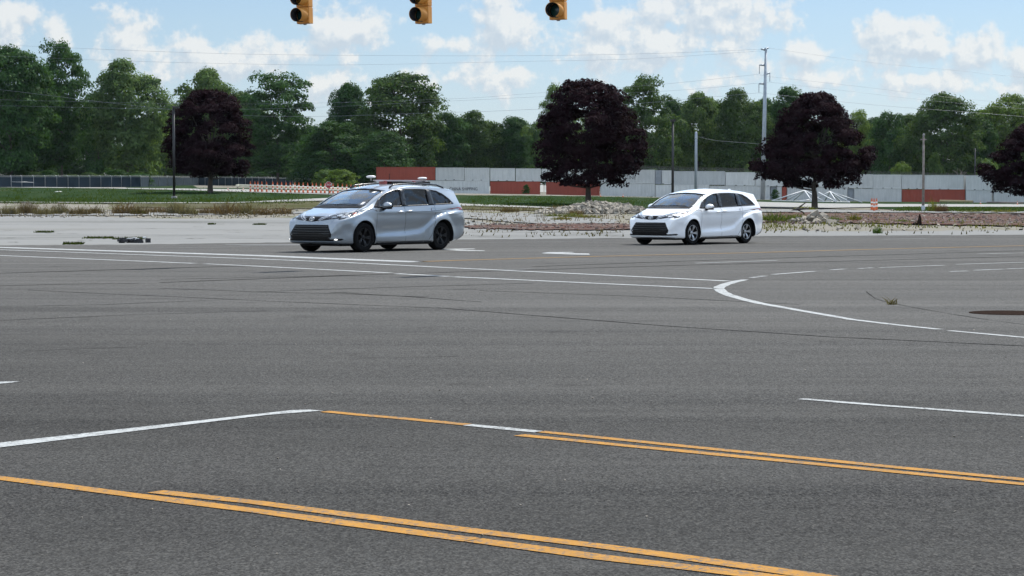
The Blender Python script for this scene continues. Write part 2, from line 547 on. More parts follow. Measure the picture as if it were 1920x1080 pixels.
strip('footpath', [(-900, 348, 350), (0, 350.2, 351.6), (200, 352.6, 353.9), (330, 354.2, 357), (460, 355.8, 361), (640, 359.5, 366), (760, 361.5, 367)], M_PATH, .07, 10, 4, .1, 11)
strip('footpath', [(0, 379.4, 380.2), (250, 381, 382.2), (440, 380.6, 381.6), (520, 376.5, 379.5), (640, 371.3, 376.5), (760, 375, 380), (870, 383, 386.8), (990, 387.6, 390.2), (1050, 390.5, 391.4)], M_PATH, .07, 10, 4, .1, 12)
strip('service_road', [(1330, 374.5, 384), (1400, 378.5, 389), (1530, 382, 391.5), (1640, 383, 389), (1760, 383.5, 388.5), (1920, 383.6, 388.4), (2400, 383.6, 388.4)], M_PATH, .07, 10, 4, .1, 13)
strip('brick_strip', [(1425, 401, 412), (1500, 399, 414), (1600, 401, 419), (1700, 400, 421), (1800, 402, 423), (1920, 401, 424), (2400, 401, 424)], M_BRICK, .04, 8, 8, 1.2, 14)
strip('brick_strip', [(860, 424, 427), (960, 421.5, 431), (1100, 420, 433), (1185, 421, 431)], M_BRICK, .04, 8, 5, .8, 15)
strip('broken_slab', [(1425, 394, 398.5), (1560, 394, 399), (1700, 396.5, 399.5), (1920, 397.5, 400.5), (2400, 397.5, 400.5)], M_CONC, .06, 10, 4, .7, 16)

# ------------------------------------------------------------------ painted markings (parts of the road)
def paint_mat(name, col, wear=.25):
    m, t, out = new_mat(name)
    b = t.n('ShaderNodeBsdfPrincipled')
    geo = t.n('ShaderNodeNewGeometry'); P = geo.outputs['Position']
    n = t.math('ADD', t.math('MULTIPLY', t.noise(P, 60, 3, .7), .6), t.math('MULTIPLY', t.noise(P, 3, 4, .6), .4))
    chip = t.n('ShaderNodeTexVoronoi'); chip.inputs['Scale'].default_value = 48; t.l(P, chip.inputs['Vector'])
    chs = t.n('ShaderNodeSeparateColor'); t.l(chip.outputs['Color'], chs.inputs[0])
    n = t.math('ADD', n, t.math('MULTIPLY_ADD', chs.outputs[0], .22, -.11))
    w = t.math('MULTIPLY', t.maprange(n, .50, .66), wear * 2.8)
    v = t.noise(P, 9, 4, .6)
    c = t.mix(t.maprange(v, .3, .7), col, tuple(x * .78 for x in col))
    c = t.mix(t.maprange(t.noise(P, 1.1, 4, .6), .42, .68, 0, .28), c, tuple(x * .55 + .02 for x in col))
    # raised-texture tape: rows of small dimples
    vo = t.n('ShaderNodeTexVoronoi'); vo.inputs['Scale'].default_value = 24; vo.inputs['Randomness'].default_value = .35; t.l(P, vo.inputs['Vector'])
    dim = t.maprange(vo.outputs['Distance'], .10, .22, .35, 0)
    c = t.mix(dim, c, tuple(x * .55 for x in col))
    c = t.mix(t.math('MINIMUM', w, 1.0), c, (.09, .09, .09))
    t.l(c, b.inputs['Base Color'])
    b.inputs['Roughness'].default_value = .8; b.inputs['Specular IOR Level'].default_value = .04
    t.l(b.outputs[0], out.inputs[0])
    return m
M_WHITE = paint_mat('white_road_paint', (.36, .375, .375), .34)
M_FADED = paint_mat('faded_white_paint', (.15, .15, .148), .5)
M_YEL = paint_mat('yellow_road_paint', (.35, .178, .040), .30)
M_YELF = paint_mat('faded_yellow_paint', (.19, .12, .05), .4)
M_SEAM2 = pmat('faint_seam', (.040, .040, .039), .9, var=.25, spec=0.0)
M_SEAM = pmat('tar_seam', (.016, .016, .017), .9, var=.2, spec=0.0)

def line(name, pts, width, mat, z=.004, parent=road, jit=.008):
    g_ = [ground(px, py) for px, py in pts]
    if not hasattr(width, '__len__'):
        width = [width] * len(g_)
    dense = []; rr = random.Random(len(pts) * 7 + int(pts[0][0]))
    for i in range(len(g_) - 1):
        L = (g_[i + 1] - g_[i]).length
        n = max(2, int(L / .35)); n = min(n, 60)
        for k in range(n):
            u = k / n
            dense.append((g_[i].lerp(g_[i + 1], u), width[i] + (width[i + 1] - width[i]) * u))
    dense.append((g_[-1], width[-1]))
    mb = MB(); vs = []
    for i, (p, w) in enumerate(dense):
        t = (dense[min(i + 1, len(dense) - 1)][0] - dense[max(i - 1, 0)][0]); t.z = 0; t.normalize()
        nrm = Vector((-t.y, t.x, 0))
        for s in (-1, 1):
            q = p + nrm * s * (w / 2 + rr.uniform(-jit, jit)); vs.append((q.x, q.y, z))
    fs = [(2 * i, 2 * i + 2, 2 * i + 3, 2 * i + 1) for i in range(len(dense) - 1)]
    return mb.add(vs, fs).build(name, mat, parent)
def patch(name, pix, mat, z=.004):
    return sheet(name, [ground(*p) for p in pix], mat, z, road)

WL, YL, SEAM = 'white_line', 'yellow_line', 'seam'
line(YL, [(-500, 835), (0, 897.5), (240, 928), (480, 959), (860, 1010.4), (884, 1013.7)], .118, M_YEL)
line(YL, [(887, 1014), (1126.7, 1046), (1400, 1077.6), (1900, 1140)], .118, M_YEL)
line(YL, [(292.5, 922.5), (480, 943), (860, 993.3), (1126.7, 1025), (1400, 1063.6), (1900, 1134)], .112, M_YEL)
line(YL, [(608, 772.3), (750, 785), (876, 797)], .105, M_YEL)
line(WL, [(876, 797.4), (1012, 810.5)], .105, M_WHITE)
line(YL, [(1012, 810), (1400, 849), (1660, 875), (1920, 900), (2500, 955)], .100, M_YEL)
line(YL, [(973, 816.7), (1400, 858.3), (1660, 884), (1920, 908.8), (2500, 964)], .100, M_YEL)
line(WL, [(1502, 748.5), (1660, 761.5), (1920, 780.5), (2500, 822)], .098, M_WHITE)
patch('stop_bar', [(-420, 878), (0, 831), (550, 769.6), (580, 769.0), (606, 770.8), (500, 779), (0, 840), (-420, 889)], M_WHITE)
patch(WL, [(-300, 735), (0, 716.3), (37, 715.6), (22, 718.2), (0, 720.2), (-300, 741)], M_WHITE)
line('stop_bar', [(-400, 455.5), (0, 464), (480, 479.2), (650, 486.4), (787, 491.4)], .62, M_WHITE)
line(WL, [(-400, 457), (0, 468.3), (480, 485.6), (650, 492.5), (860, 503), (1117, 515.2), (1365, 527.2)], .22, M_WHITE)
line(WL, [(-400, 464), (0, 479.2), (365, 494)], .22, M_WHITE)
for seg in ([(385, 494.9), (480, 499.2), (732, 512)], [(743.7, 513.3), (841, 518.6)], [(850, 519.2), (1117, 531.5), (1342, 541.6)]):
    line(WL, seg, .20, M_WHITE)
line(WL, [(1397, 524.5), (1380, 527.8), (1360, 533.5), (1350, 538), (1347.5, 541.5), (1352, 546.5), (1364, 552.5), (1386, 559.5), (1424.5, 569), (1511.7, 584.5), (1599, 599.6), (1680, 609.5), (1763, 618)],
     [.15, .17, .18, .18, .18, .17, .16, .15, .14, .13, .12, .11, .11], M_WHITE)
line(WL, [(1780, 620.4), (1920, 633), (2500, 680)], .11, M_WHITE)
for a, b_ in (((1408, 520.8), (1420, 519.6)), ((1423, 518.8), (1435, 517.6)), ((1450, 514.8), (1527, 508.8)), ((1557, 506.2), (1583, 504.6)), ((1610, 503.7), (1622, 503.1)),
              ((1626, 502.9), (1636, 502.3)), ((1649, 502), (1770, 497.6)), ((1794, 495.8), (2300, 480)), ((1780.5, 509.4), (1814, 508.3)), ((1828, 507), (1882, 504.8)),
              ((1887.5, 504.4), (2200, 492)), ((1833, 476.3), (2000, 472.5)), ((1304, 493.7), (1458, 488.5))):
    line(WL, [a, b_], .125, M_WHITE)
line(YL, [(787, 491), (840, 488.9), (1117, 480.9), (1400, 474.2), (1660, 467), (1920, 460.7), (2600, 447)], .38, M_YELF)
line(WL, [(857, 455.2), (1143, 451.8)], .22, M_FADED)
line(WL, [(955, 506), (1000, 504.3)], .2, M_FADED)
line(WL, [(1650, 449), (1740, 447)], .3, M_FADED)
line(WL, [(1450, 447), (1720, 444.5)], .2, M_FADED)
line(WL, [(210, 466.5), (335, 464.8), (470, 462.3)], .25, M_FADED)
def zp(pts, k, x0, y0):
    return [(x0 + x / k, y0 + y / k) for x, y in pts]
patch('turn_arrow', zp([(598, 119), (645, 113), (795, 112), (815, 115), (735, 119), (905, 121.5), (912, 130), (790, 128), (690, 124), (620, 122)], 3.4286, 840, 440), M_WHITE)
patch('turn_arrow', zp([(-160, 92), (10, 90), (165, 90), (180, 93), (60, 97), (230, 102), (240, 106), (80, 105), (-20, 98)], 3.4286, 840, 440), M_WHITE)
patch(WL, zp([(1660, 70), (1750, 74), (2330, 72), (2330, 80), (1850, 82), (1700, 76)], 4, 0, 440), M_FADED)
line(SEAM, [(-200, 522), (0, 512.5), (230, 505.5), (375, 501), (470, 498.6)], .12, M_SEAM, .0025)
line(SEAM, [(50, 543.7), (175, 550), (350, 557.5), (520, 565.5), (830, 578), (1250, 611.5), (1560, 632), (1920, 649), (2500, 690)], .034, M_SEAM, .0025)
line(SEAM, [(1625, 547), (1640, 560), (1665, 567), (1720, 578), (1820, 595), (1920, 609)], .018, M_SEAM2, .0025)
for pts_, w_ in (([(300, 541), (400, 544), (480, 547.5), (640, 551), (800, 557)], .07), ([(480, 547.5), (600, 543), (800, 537), (1000, 531)], .07), ([(620, 548), (760, 556), (900, 566)], .06),
        ([(-100, 577), (200, 571), (480, 560)], .035), ([(0, 536), (120, 533), (260, 531.5)], .10), ([(300, 524), (560, 519), (700, 515)], .08), ([(900, 545), (1200, 556), (1500, 571)], .05), ([(1000, 500), (1300, 489), (1920, 470)], .14), ([(0, 660), (300, 649), (420, 643)], .014), ([(560, 678), (700, 672), (860, 668)], .013)):
    line(SEAM, pts_, w_, M_SEAM2, .002, jit=.02)
line(SEAM, [(0, 601), (260, 590), (500, 583)], .03, M_SEAM, .0025)
line(SEAM, [(300, 530), (700, 515), (1300, 497), (1920, 481)], .10, M_SEAM, .0025)

# manhole on the island and loose bits
mh = ground(1893, 587)
o = thing('manhole_cover', 'rusty round iron cover set flush in the asphalt inside the white curved line', 'manhole cover', (mh.x, mh.y, 0))
M_RUST = pmat('rusty_iron', (.028, .020, .017), .95, .0, .2, 18, spec=0.0)
MB().lathe([(0.001, .006), (.43, .006), (.44, .003), (.44, -.02)], 36).build('lid', M_RUST, o)
mb = MB(); mb.lathe([(.45, -.02), (.45, .007), (.50, .007), (.51, -.02)], 36); mb.build('frame_ring', M_RUST, o)
# ================================================================== VEGETATION
def leaf_mat(name, dark, light, trans=.35, rough=.55):
    m, t, out = new_mat(name)
    geo = t.n('ShaderNodeNewGeometry'); oi = t.n('ShaderNodeObjectInfo'); tc = t.n('ShaderNodeTexCoord')
    n = t.noise(tc.outputs['Object'], 7.0, 3)
    f = t.math('ADD', t.math('MULTIPLY', geo.outputs['Random Per Island'], .55), t.math('MULTIPLY', t.maprange(n, .35, .65), .45))
    col = t.mix(f, dark, light)
    col = t.mix(1.0, col, oi.outputs['Color'], 'MULTIPLY')
    b = t.n('ShaderNodeBsdfPrincipled'); t.l(col, b.inputs['Base Color']); b.inputs['Roughness'].default_value = rough
    b.inputs['Specular IOR Level'].default_value = .03
    tr = t.n('ShaderNodeBsdfTranslucent'); t.l(t.mix(1.0, col, (1.3, 1.25, .5), 'MULTIPLY'), tr.inputs[0])
    ms = t.n('ShaderNodeMixShader'); ms.inputs[0].default_value = trans
    t.l(b.outputs[0], ms.inputs[1]); t.l(tr.outputs[0], ms.inputs[2]); t.l(ms.outputs[0], out.inputs[0])
    return m
M_LEAF = leaf_mat('green_leaves', (.014, .034, .012), (.074, .126, .037))
M_MAPLE = leaf_mat('purple_leaves', (.009, .0045, .0062), (.020, .0088, .0122), .12, .85)
M_DRY = leaf_mat('dry_brown_stems', (.055, .047, .034), (.14, .125, .088), .3, .9)
M_WEED = leaf_mat('weed_leaves', (.036, .050, .018), (.12, .13, .05), .35, .8)
M_BARK = pmat('bark', (.075, .062, .05), .95, 0, .25, 12, bump=.6, bscale=14)

def quads_mesh(name, C, N, size, rng, asp=(.9, 1.5)):
    """C centres, N normals, size per leaf -> one mesh of rhombic leaves"""
    n = len(C)
    r = rng.normal(size=(n, 3)); N = N / np.linalg.norm(N, axis=1, keepdims=True)
    U = np.cross(N, r); U /= np.linalg.norm(U, axis=1, keepdims=True) + 1e-9
    V = np.cross(N, U)
    a = size[:, None]; b = a * rng.uniform(asp[0], asp[1], (n, 1)) * .5
    a = a * .5
    P = np.empty((n, 4, 3))
    lift = N * a * .35
    P[:, 0] = C - V * b; P[:, 1] = C + U * a + lift; P[:, 2] = C + V * b; P[:, 3] = C - U * a + lift
    me = bpy.data.meshes.new(name)
    me.vertices.add(n * 4); me.vertices.foreach_set('co', P.reshape(-1).astype(np.float32))
    me.loops.add(n * 4); me.loops.foreach_set('vertex_index', np.arange(n * 4, dtype=np.int32))
    me.polygons.add(n); me.polygons.foreach_set('loop_start', np.arange(0, n * 4, 4, dtype=np.int32))
    try:
        me.polygons.foreach_set('loop_total', np.full(n, 4, dtype=np.int32))
    except Exception:
        pass
    me.update(calc_edges=True); me.validate()
    return me

def crown(seed, prof, n_cl, per, leaf, rcl, z0=.12, hw=.42, fill=.55, lean=0.0, bumpy=.18):
    """unit tree (height 1): prof(t) envelope radius 0..1 for t 0..1 over z0..1. returns leaves mesh + clump centres"""
    rng = np.random.default_rng(seed)
    cen = []; rad = []
    ang_b = rng.uniform(0, 6.28, 6)
    while len(cen) < n_cl:
        t = rng.uniform(0, 1)
        R_ = prof(t)
        if rng.uniform() > R_ * .9 + .12: continue
        w = rng.uniform(0, 2 * math.pi)
        wob = 1 + bumpy * (math.sin(2 * w + ang_b[0] + 5 * t) * .5 + math.sin(3 * w + ang_b[1] - 7 * t) * .35 + math.sin(5 * w + ang_b[2] + 13 * t) * .3)
        q = fill + (1 - fill) * rng.uniform() ** .6
        rc = rcl * rng.uniform(.65, 1.35)
        rr = max(0.0, R_ * hw * wob * q - rc * .5)
        z = z0 + t * (1 - z0)
        z = min(z, 1.0 - rc * .7)
        cen.append((rr * math.cos(w) + lean * t, rr * math.sin(w), z)); rad.append(rc)
    cen = np.array(cen); rad = np.array(rad)
    C = []; N = []; Sz = []
    for c, rc in zip(cen, rad):
        n = int(per * rng.uniform(.7, 1.3))
        d = rng.normal(size=(n, 3)); d /= np.linalg.norm(d, axis=1, keepdims=True)
        d[:, 2] = np.where(d[:, 2] < -.35, -d[:, 2] * .6, d[:, 2])
        ax = np.array([1.0, 1.0, rng.uniform(.55, .85)])
        k = rng.uniform(.55, 1.08, (n, 1)) ** .7
        C.append(c + d * rc * k * ax)
        out = c - np.array([0, 0, .5]); out[2] *= .4; out = out / (np.linalg.norm(out) + 1e-6)
        N.append(d * .8 + out * .35 + np.array([0, 0, .35]) + rng.normal(size=(n, 3)) * .45)
        Sz.append(leaf * rng.uniform(.6, 1.35, n))
    me = quads_mesh('crown_leaves_%d' % seed, np.vstack(C), np.vstack(N), np.concatenate(Sz), rng)
    return me, cen

def trunk_mesh(seed, cen, r0, fork=.22, limbs=9, top=.8, lean=0.0):
    rr = random.Random(seed); mb = MB()
    path = [(0, 0, -.01), (0, 0, .0), (rr.uniform(-.006, .006), rr.uniform(-.006, .006), fork * .6)]
    for k in (1.0, 1.8, 2.6):
        z = min(top, fork * k)
        path.append((lean * z + rr.uniform(-.012, .012) * k, rr.uniform(-.012, .012) * k, z))
    mb.tube(path, [r0 * 1.5, r0 * 1.25, r0, r0 * .8, r0 * .55, r0 * .25], 9)
    order = sorted(range(len(cen)), key=lambda i: rr.random())[:limbs]
    for i in order:
        c = Vector(cen[i]); z = min(max(fork * .8, c.z - rr.uniform(.12, .3)), fork * 2.3)
        a = Vector((lean * z, 0, z)); mid = a.lerp(c, .5) + Vector((0, 0, -.02))
        mb.tube([a, mid, c], [r0 * .38, r0 * .24, r0 * .07], 6, caps=False)
    return mb.mesh('trunk_%d' % seed)

def P_round(t):  return math.sin(math.pi * min(1, (t * .92 + .08))) ** .55
def P_tall(t):   return (math.sin(math.pi * (t * .86 + .10)) ** .6) * (1.0 if t > .3 else .85 + t * .5)
def P_low(t):    return min(1, (1 - t) * 1.5 + .12) ** .7 * min(1, .72 + t * 2.2)
def P_ovoid(t):  return (min(1, .60 + t * 2.6)) * max(0.0, 1 - max(0, (t - .22) / .78) ** 2.1) ** .62 if t < 1 else 0.05
def P_maple(t):  return (min(1, .62 + t * 1.7)) * max(0.02, 1 - max(0, (t - .35) / .65) ** 2.6) ** .55
def P_bush(t):   return max(.1, 1 - t ** 2) ** .5
PROTO = {}
def proto(key, prof, n_cl, per, leaf, rcl, r0, **kw):
    seed = 100 + len(PROTO)
    fork = kw.pop('fork', .2); limbs = kw.pop('limbs', 10); top = kw.pop('top', .8)
    me, cen = crown(seed, prof, n_cl, per, leaf, rcl, **kw)
    PROTO[key] = (me, trunk_mesh(seed, cen, r0, fork, limbs, top, kw.get('lean', 0)), kw.get('hw', .42))
proto('round', P_round, 190, 175, 0.0175, .100, .014, z0=.14, hw=.42)
proto('round2', P_round, 180, 180, 0.0175, .104, .014, z0=.10, hw=.40, bumpy=.3)
proto('tall', P_tall, 180, 175, 0.0165, .092, .012, z0=.14, hw=.32, bumpy=.3, fill=.35)
proto('tall2', P_tall, 170, 180, 0.017, .096, .013, z0=.08, hw=.34, bumpy=.36, fill=.35)
proto('loose', P_tall, 140, 185, 0.016, .086, .012, z0=.12, hw=.38, bumpy=.42, fill=.35, limbs=16)
proto('low', P_low, 200, 165, 0.018, .105, .012, z0=.02, hw=.46)
proto('bush', P_bush, 50, 90, .045, .19, .02, z0=.05, hw=.55, fork=.3, limbs=8)
proto('maple_a', P_ovoid, 290, 170, 0.0185, .076, .024, z0=.155, hw=.46, fill=.5, bumpy=.26, fork=.17, limbs=16)
proto('maple_b', P_maple, 316, 170, 0.0175, .074, .022, z0=.16, hw=.46, fill=.5, bumpy=.30, fork=.17, limbs=16, top=.7)
proto('maple_c', P_ovoid, 299, 170, 0.0185, .076, .024, z0=.185, hw=.48, fill=.5, bumpy=.24, fork=.19, limbs=16)

def tree(name, key, px, D, ytop, hw_px, label, cat='tree', tint=(1, 1, 1), mat=None, group=None, rz=None, ybase=None, depth=None):
    p = on_ground(px, D)
    top = at(px, ytop, D).z
    H = top - p.z
    me, tm, hw = PROTO[key]
    sx = (hw_px / ppm(D)) / hw
    rr = random.Random(int(px * 13 + D))
    o = thing(name, label, cat, p, rr.uniform(0, 6.28) if rz is None else rz, group)
    o.scale = (sx, sx if depth is None else depth / hw, H)
    c = link('crown', me, mat or M_LEAF, o); c.color = (*tint, 1)
    link('trunk', tm, M_BARK, o)
    return o

# --- four purple maples on the lawn and lot
tree('maple_tree', 'maple_a', 395, 237, 168, 86, 'dark purple maple on the grass bank beside the black lamp pole', 'maple tree', mat=M_MAPLE, rz=.6)
tree('maple_tree', 'maple_b', 1103, 216, 149, 104, 'widest dark purple maple, growing behind the rubble pile between the two minivans', 'maple tree', mat=M_MAPLE, rz=2.0)
tree('maple_tree', 'maple_c', 1527, 226, 172, 102, 'dark purple maple in front of the white steel pole frames', 'maple tree', mat=M_MAPLE, rz=4.4)
tree('maple_tree', 'maple_c', 1948, 222, 226, 104, 'dark purple maple cut off by the right edge of the view', 'maple tree', mat=M_MAPLE, rz=1.2)

G0 = (1, 1, 1); GB = (.72, .92, .98); GD = (.62, .80, .80); GL = (1.55, 1.45, 1.45); GP = (1.75, 1.6, 1.9); GY = (1.85, 1.65, 1.1)
T = [  # proto, px, depth, top y, half width px, tint, label
 ('round', -70, 560, 95, 95, GD, 'dark green tree at the far left, cut off by the view edge'),
 ('round2', 22, 545, 86, 84, GB, 'huge dark green tree whose crown fills the upper left corner'),
 ('loose', 118, 575, 74, 66, GB, 'tall dark tree with a see-through gap in its crown near the left end'),
 ('round', 240, 570, 110, 76, GP, 'broad grey-green tree standing behind the pale young bush on the left'),
 ('tall2', 390, 690, 128, 66, GL, 'pale green tree showing above the leftmost purple maple'),
 ('loose', 522, 640, 133, 80, GB, 'tall tree with an airy crown between the leftmost purple maple and the silver van'),
 ('tall', 470, 760, 200, 50, GL, 'light green tree partly hidden at the right side of the leftmost purple maple'),
 ('tall', 652, 640, 156, 44, GB, 'narrow dark tree just left of the tallest tree above the silver van'),
 ('round2', 752, 620, 136, 88, G0, 'tallest broad tree above the silver van, its top standing against the sky'),
 ('low', 628, 600, 226, 88, GD, 'dark bushy tree sloping down to the left behind the silver van'),
 ('low', 720, 590, 245, 70, GD, 'dark low tree right behind the rust red top container'),
 ('tall2', 838, 640, 210, 44, GB, 'dark tree at the right foot of the tallest tree above the silver van'),
 ('round', 893, 650, 207, 56, G0, 'round topped green tree above the first white containers'),
 ('tall', 966, 650, 219, 38, GB, 'dark narrow tree just left of the widest purple maple'),
 ('loose', 1046, 630, 157, 46, GL, 'green tree peeping out at the left of the widest purple maple'),
 ('loose', 1205, 620, 140, 66, G0, 'tall green tree peeping out at the right of the widest purple maple'),
 ('round2', 1310, 640, 173, 52, GL, 'pale green tree behind the plain grey steel pole'),
 ('round', 1388, 630, 165, 58, G0, 'green tree directly left of the tall transmission pole'),
 ('tall2', 1478, 640, 162, 54, GB, 'dark tree between the transmission pole and the purple maple with the white frames'),
 ('loose', 1606, 700, 205, 38, GY, 'pale yellowish tree at the right shoulder of the purple maple with the white frames'),
 ('low', 1668, 640, 208, 58, GB, 'dark green tree left of the weathered wooden pole'),
 ('round2', 1768, 630, 174, 70, G0, 'tall round tree rising behind the weathered wooden pole'),
 ('round', 1885, 690, 176, 70, GY, 'bright yellow-green tree near the right edge of the view'),
 ('round2', 1975, 640, 190, 70, GL, 'green tree cut off by the right edge above the last purple maple'),
 ('tall', 1835, 640, 225, 40, GD, 'dark slim tree behind the thin black pole on the right'),
]
for key, px, D, yt, hw, tint, lab in T:
    tree('tree', key, px, D, yt, hw, lab, tint=tint)
rr = random.Random(11)
for i, px in enumerate([-170, -60, 60, 150, 300, 345, 440, 570, 690, 800, 870, 930, 1000, 1090, 1150, 1260, 1345, 1430, 1530, 1640, 1720, 1810, 1900, 2000]):
    if px < 330: yt = rr.uniform(205, 240)
    else: yt = rr.uniform(232, 262)
    tree('tree', rr.choice(['low', 'low', 'round2', 'tall2']), px + rr.uniform(-15, 15), 745 + rr.uniform(-20, 40), yt, rr.uniform(62, 80),
         'dark tree of the hidden back row filling the gaps low behind the tree line', tint=GD, group='back row of trees')
for px, yt, hw in ((60, 150, 80), (186, 172, 50), (322, 196, 46), (455, 172, 50), (590, 236, 50), (600, 250, 60), (865, 222, 50), (930, 236, 44), (1005, 228, 44), (1140, 190, 70), (1262, 186, 46), (1345, 188, 46), (1432, 184, 46), (1560, 216, 50), (1640, 220, 46), (1705, 214, 46), (1835, 206, 46), (1925, 205, 50)):
    tree('tree', rr.choice(['round2', 'tall2', 'tall', 'round']), px, 700 + rr.uniform(-15, 15), yt, hw, 'dark tree filling a gap low in the middle of the tree line', tint=rr.choice([GD, GB, G0]), group='middle row of trees')
for i, (px, hw, yt) in enumerate([(-190, 90, 120), (-320, 100, 100), (-450, 100, 140), (2090, 80, 180), (2210, 90, 200), (2340, 90, 190)]):
    tree('tree', 'round' if i % 2 else 'round2', px, 600, yt, hw, 'green tree of the line that goes on beyond the view', tint=GB, group='trees beyond the view')

BUSH = [
 (262, 640, 246, 40, GL, 'pale green young bushy tree in front of the dark trees on the left'),
 (300, 690, 262, 32, GL, 'pale green sapling right of the young bushy tree on the left'),
 (228, 640, 272, 26, GB, 'dull green sapling left of the young bushy tree on the left'),
 (640, 520, 318, 36, GY, 'bright green bush showing just behind the stop sign'),
 (610, 560, 318, 26, GL, 'green bush left behind the stop sign'),
 (1688, 560, 305, 26, GY, 'bright yellow-green bush above the top containers left of the wooden pole'),
 (1752, 560, 288, 20, G0, 'conical green bush above the containers right of the wooden pole'),
 (1222, 560, 318, 26, GL, 'light green bush above the containers right of the widest purple maple'),
 (1405, 570, 310, 24, GL, 'green bush above the containers left of the transmission pole'),
 (1850, 570, 300, 30, GP, 'grey-green bush above the containers near the right end'),
]
for px, D, yt, hw, tint, lab in BUSH:
    tree('bush', 'bush', px, D, yt, hw, lab, 'bush', tint)
for i in range(22):
    px = -60 + i * 32 + rr.uniform(-8, 8)
    D = 545 if px < 260 else 720
    tree('bush', 'bush', px, D, (322 if px < 260 else 316) + rr.uniform(-4, 8), 24 + rr.uniform(-4, 8), 'grey-green undergrowth bush along the back of the dark screened fence',
         'bush', rr.choice([GD, GB, (1.1, 1.1, 1.3)]), group='undergrowth behind the fence')
tree('shrub', 'bush', 987, 470, 346, 8, 'small dark round shrub in front of the red bottom container', 'shrub', GD)
tree('shrub', 'bush', 1453, 440, 355, 9, 'small dark shrub beside the short red container end', 'shrub', GD)

# bare dead tree among the right-hand trees
p = on_ground(1800, 600)
dt = thing('dead_tree', 'bare grey leafless tree among the green trees on the right', 'dead tree', p)
mb = MB(); r5 = random.Random(5)
def limb(a, d, L, r, lv):
    b = a + d * L
    mb.tube([a, a.lerp(b, .5) + Vector((r5.uniform(-.1, .1) * L,) * 3) * .3, b], [r, r * .8, r * .5], 5, caps=False)
    if lv:
        for _ in range(3):
            e = (d + Vector((r5.uniform(-.8, .8), r5.uniform(-.8, .8), r5.uniform(-.2, .6)))).normalized()
            limb(a.lerp(b, r5.uniform(.5, 1)), e, L * .62, r * .5, lv - 1)
limb(Vector((0, 0, 0)), Vector((-.15, 0, 1)).normalized(), 4.6, .22, 4)
mb.build('trunk', pmat('dead_wood', (.26, .23, .20), .9), dt)

# ------------------------------------------------------------------ weeds: single dry shrubs and loose stuff
def blades(name, seed, n, spread, h, w, lean=.5, curl=.3):
    rng = np.random.default_rng(seed); mb = MB()
    for i in range(n):
        a = rng.uniform(0, 6.28); r = spread * math.sqrt(rng.uniform())
        x, y = r * math.cos(a), r * math.sin(a)
        hh = h * rng.uniform(.45, 1.1) * (1 - .4 * r / spread)
        b = rng.uniform(0, 6.28); dx, dy = math.cos(b) * lean * hh * rng.uniform(.2, 1), math.sin(b) * lean * hh * rng.uniform(.2, 1)
        c = rng.uniform(0, 6.28); wx, wy = math.cos(c) * w, math.sin(c) * w
        mb.add([(x - wx, y - wy, 0), (x + wx, y + wy, 0), (x + dx * .45 + wx * .7, y + dy * .45 + wy * .7, hh * .6), (x + dx * .45 - wx * .7, y + dy * .45 - wy * .7, hh * .6), (x + dx, y + dy, hh)],
               [(0, 1, 2, 3), (3, 2, 4)])
    return mb.mesh(name)
ME_DRY = [blades('dry_shrub_%d' % i, 40 + i, 260, .5, 1.0, .012, .55) for i in range(3)]
ME_TUFT = [blades('tuft_%d' % i, 60 + i, 150, .5, 1.0, .022, .6) for i in range(3)]
ME_GRASS1 = blades('grass_clump', 77, 34, .28, 1.0, .022, 1.1)

def weed(name, px, D, h_px, hw_px, mat, tint, label, cat, me, group=None, dry=False):
    p = on_ground(px, D); s = ppm(D)
    o = link(name, me, mat, None, (p.x, p.y, p.z - .02), random.Random(int(px)).uniform(0, 6))
    o.scale = (hw_px / s / .55, hw_px / s / .55, h_px / s)
    o.color = (*tint, 1)
    return tag(o, label, cat, group)
DRY = [(-30, 168, 20, 26), (18, 166, 20, 24), (52, 172, 26, 22), (82, 164, 18, 22), (112, 170, 22, 20), (150, 166, 16, 24), (182, 172, 16, 18),
       (232, 172, 24, 26), (262, 168, 18, 20), (296, 176, 14, 22), (330, 172, 24, 20), (352, 166, 18, 22), (392, 172, 16, 22),
       (425, 168, 24, 28), (462, 170, 24, 26), (496, 166, 16, 22), (530, 172, 14, 22), (1050, 176, 16, 22), (955, 182, 10, 20), (1080, 168, 10, 18)]
for i, (px, D, h, hw) in enumerate(DRY):
    weed('dry_shrub', px, D, h * 1.25, hw, M_DRY, rr.choice([(1, .82, .75), (1, 1, .9), (.8, .7, .6)]), 'low brown dried-out weed shrub on the edge of the old concrete lot', 'dry shrub', ME_DRY[i % 3], 'dried weeds along the lot')
WEEDS = [(250, 172, 14, 10), (262, 168, 12, 16), (345, 176, 10, 30), (1452, 122, 26, 26), (1490, 126, 20, 24), (1425, 124, 18, 18), (1602, 128, 18, 14), (1690, 120, 10, 16), (1560, 128, 12, 20), (1040, 150, 10, 20), (1075, 146, 14, 22), (1100, 142, 10, 26), (1880, 190, 9, 26), (1820, 190, 7, 24)]
for i, (px, D, h, hw) in enumerate(WEEDS):
    weed('weed_clump', px, D, h, hw, M_WEED, rr.choice([(1, 1, 1), (1.2, 1.05, .8), (.85, 1, .8)]), 'green and straw-coloured weed clump growing from the broken ground', 'weeds', ME_TUFT[i % 3], 'weed clumps on the broken ground')
weed('weed_clump', 1748, 196, 32, 10, M_WEED, (1.5, 1.4, .8), 'tall yellow-green weed just right of the weathered wooden pole', 'weeds', ME_TUFT[1])
weed('dry_shrub', 1765, 192, 22, 14, M_DRY, (.8, .6, .6), 'brownish dry weed right of the tall yellow-green weed', 'dry shrub', ME_DRY[1])
weed('weed_clump', 1645, 86, 20, 10, M_WEED, (.5, .85, .55), 'dark green weed sprouting at the far asphalt edge', 'weeds', ME_TUFT[2])
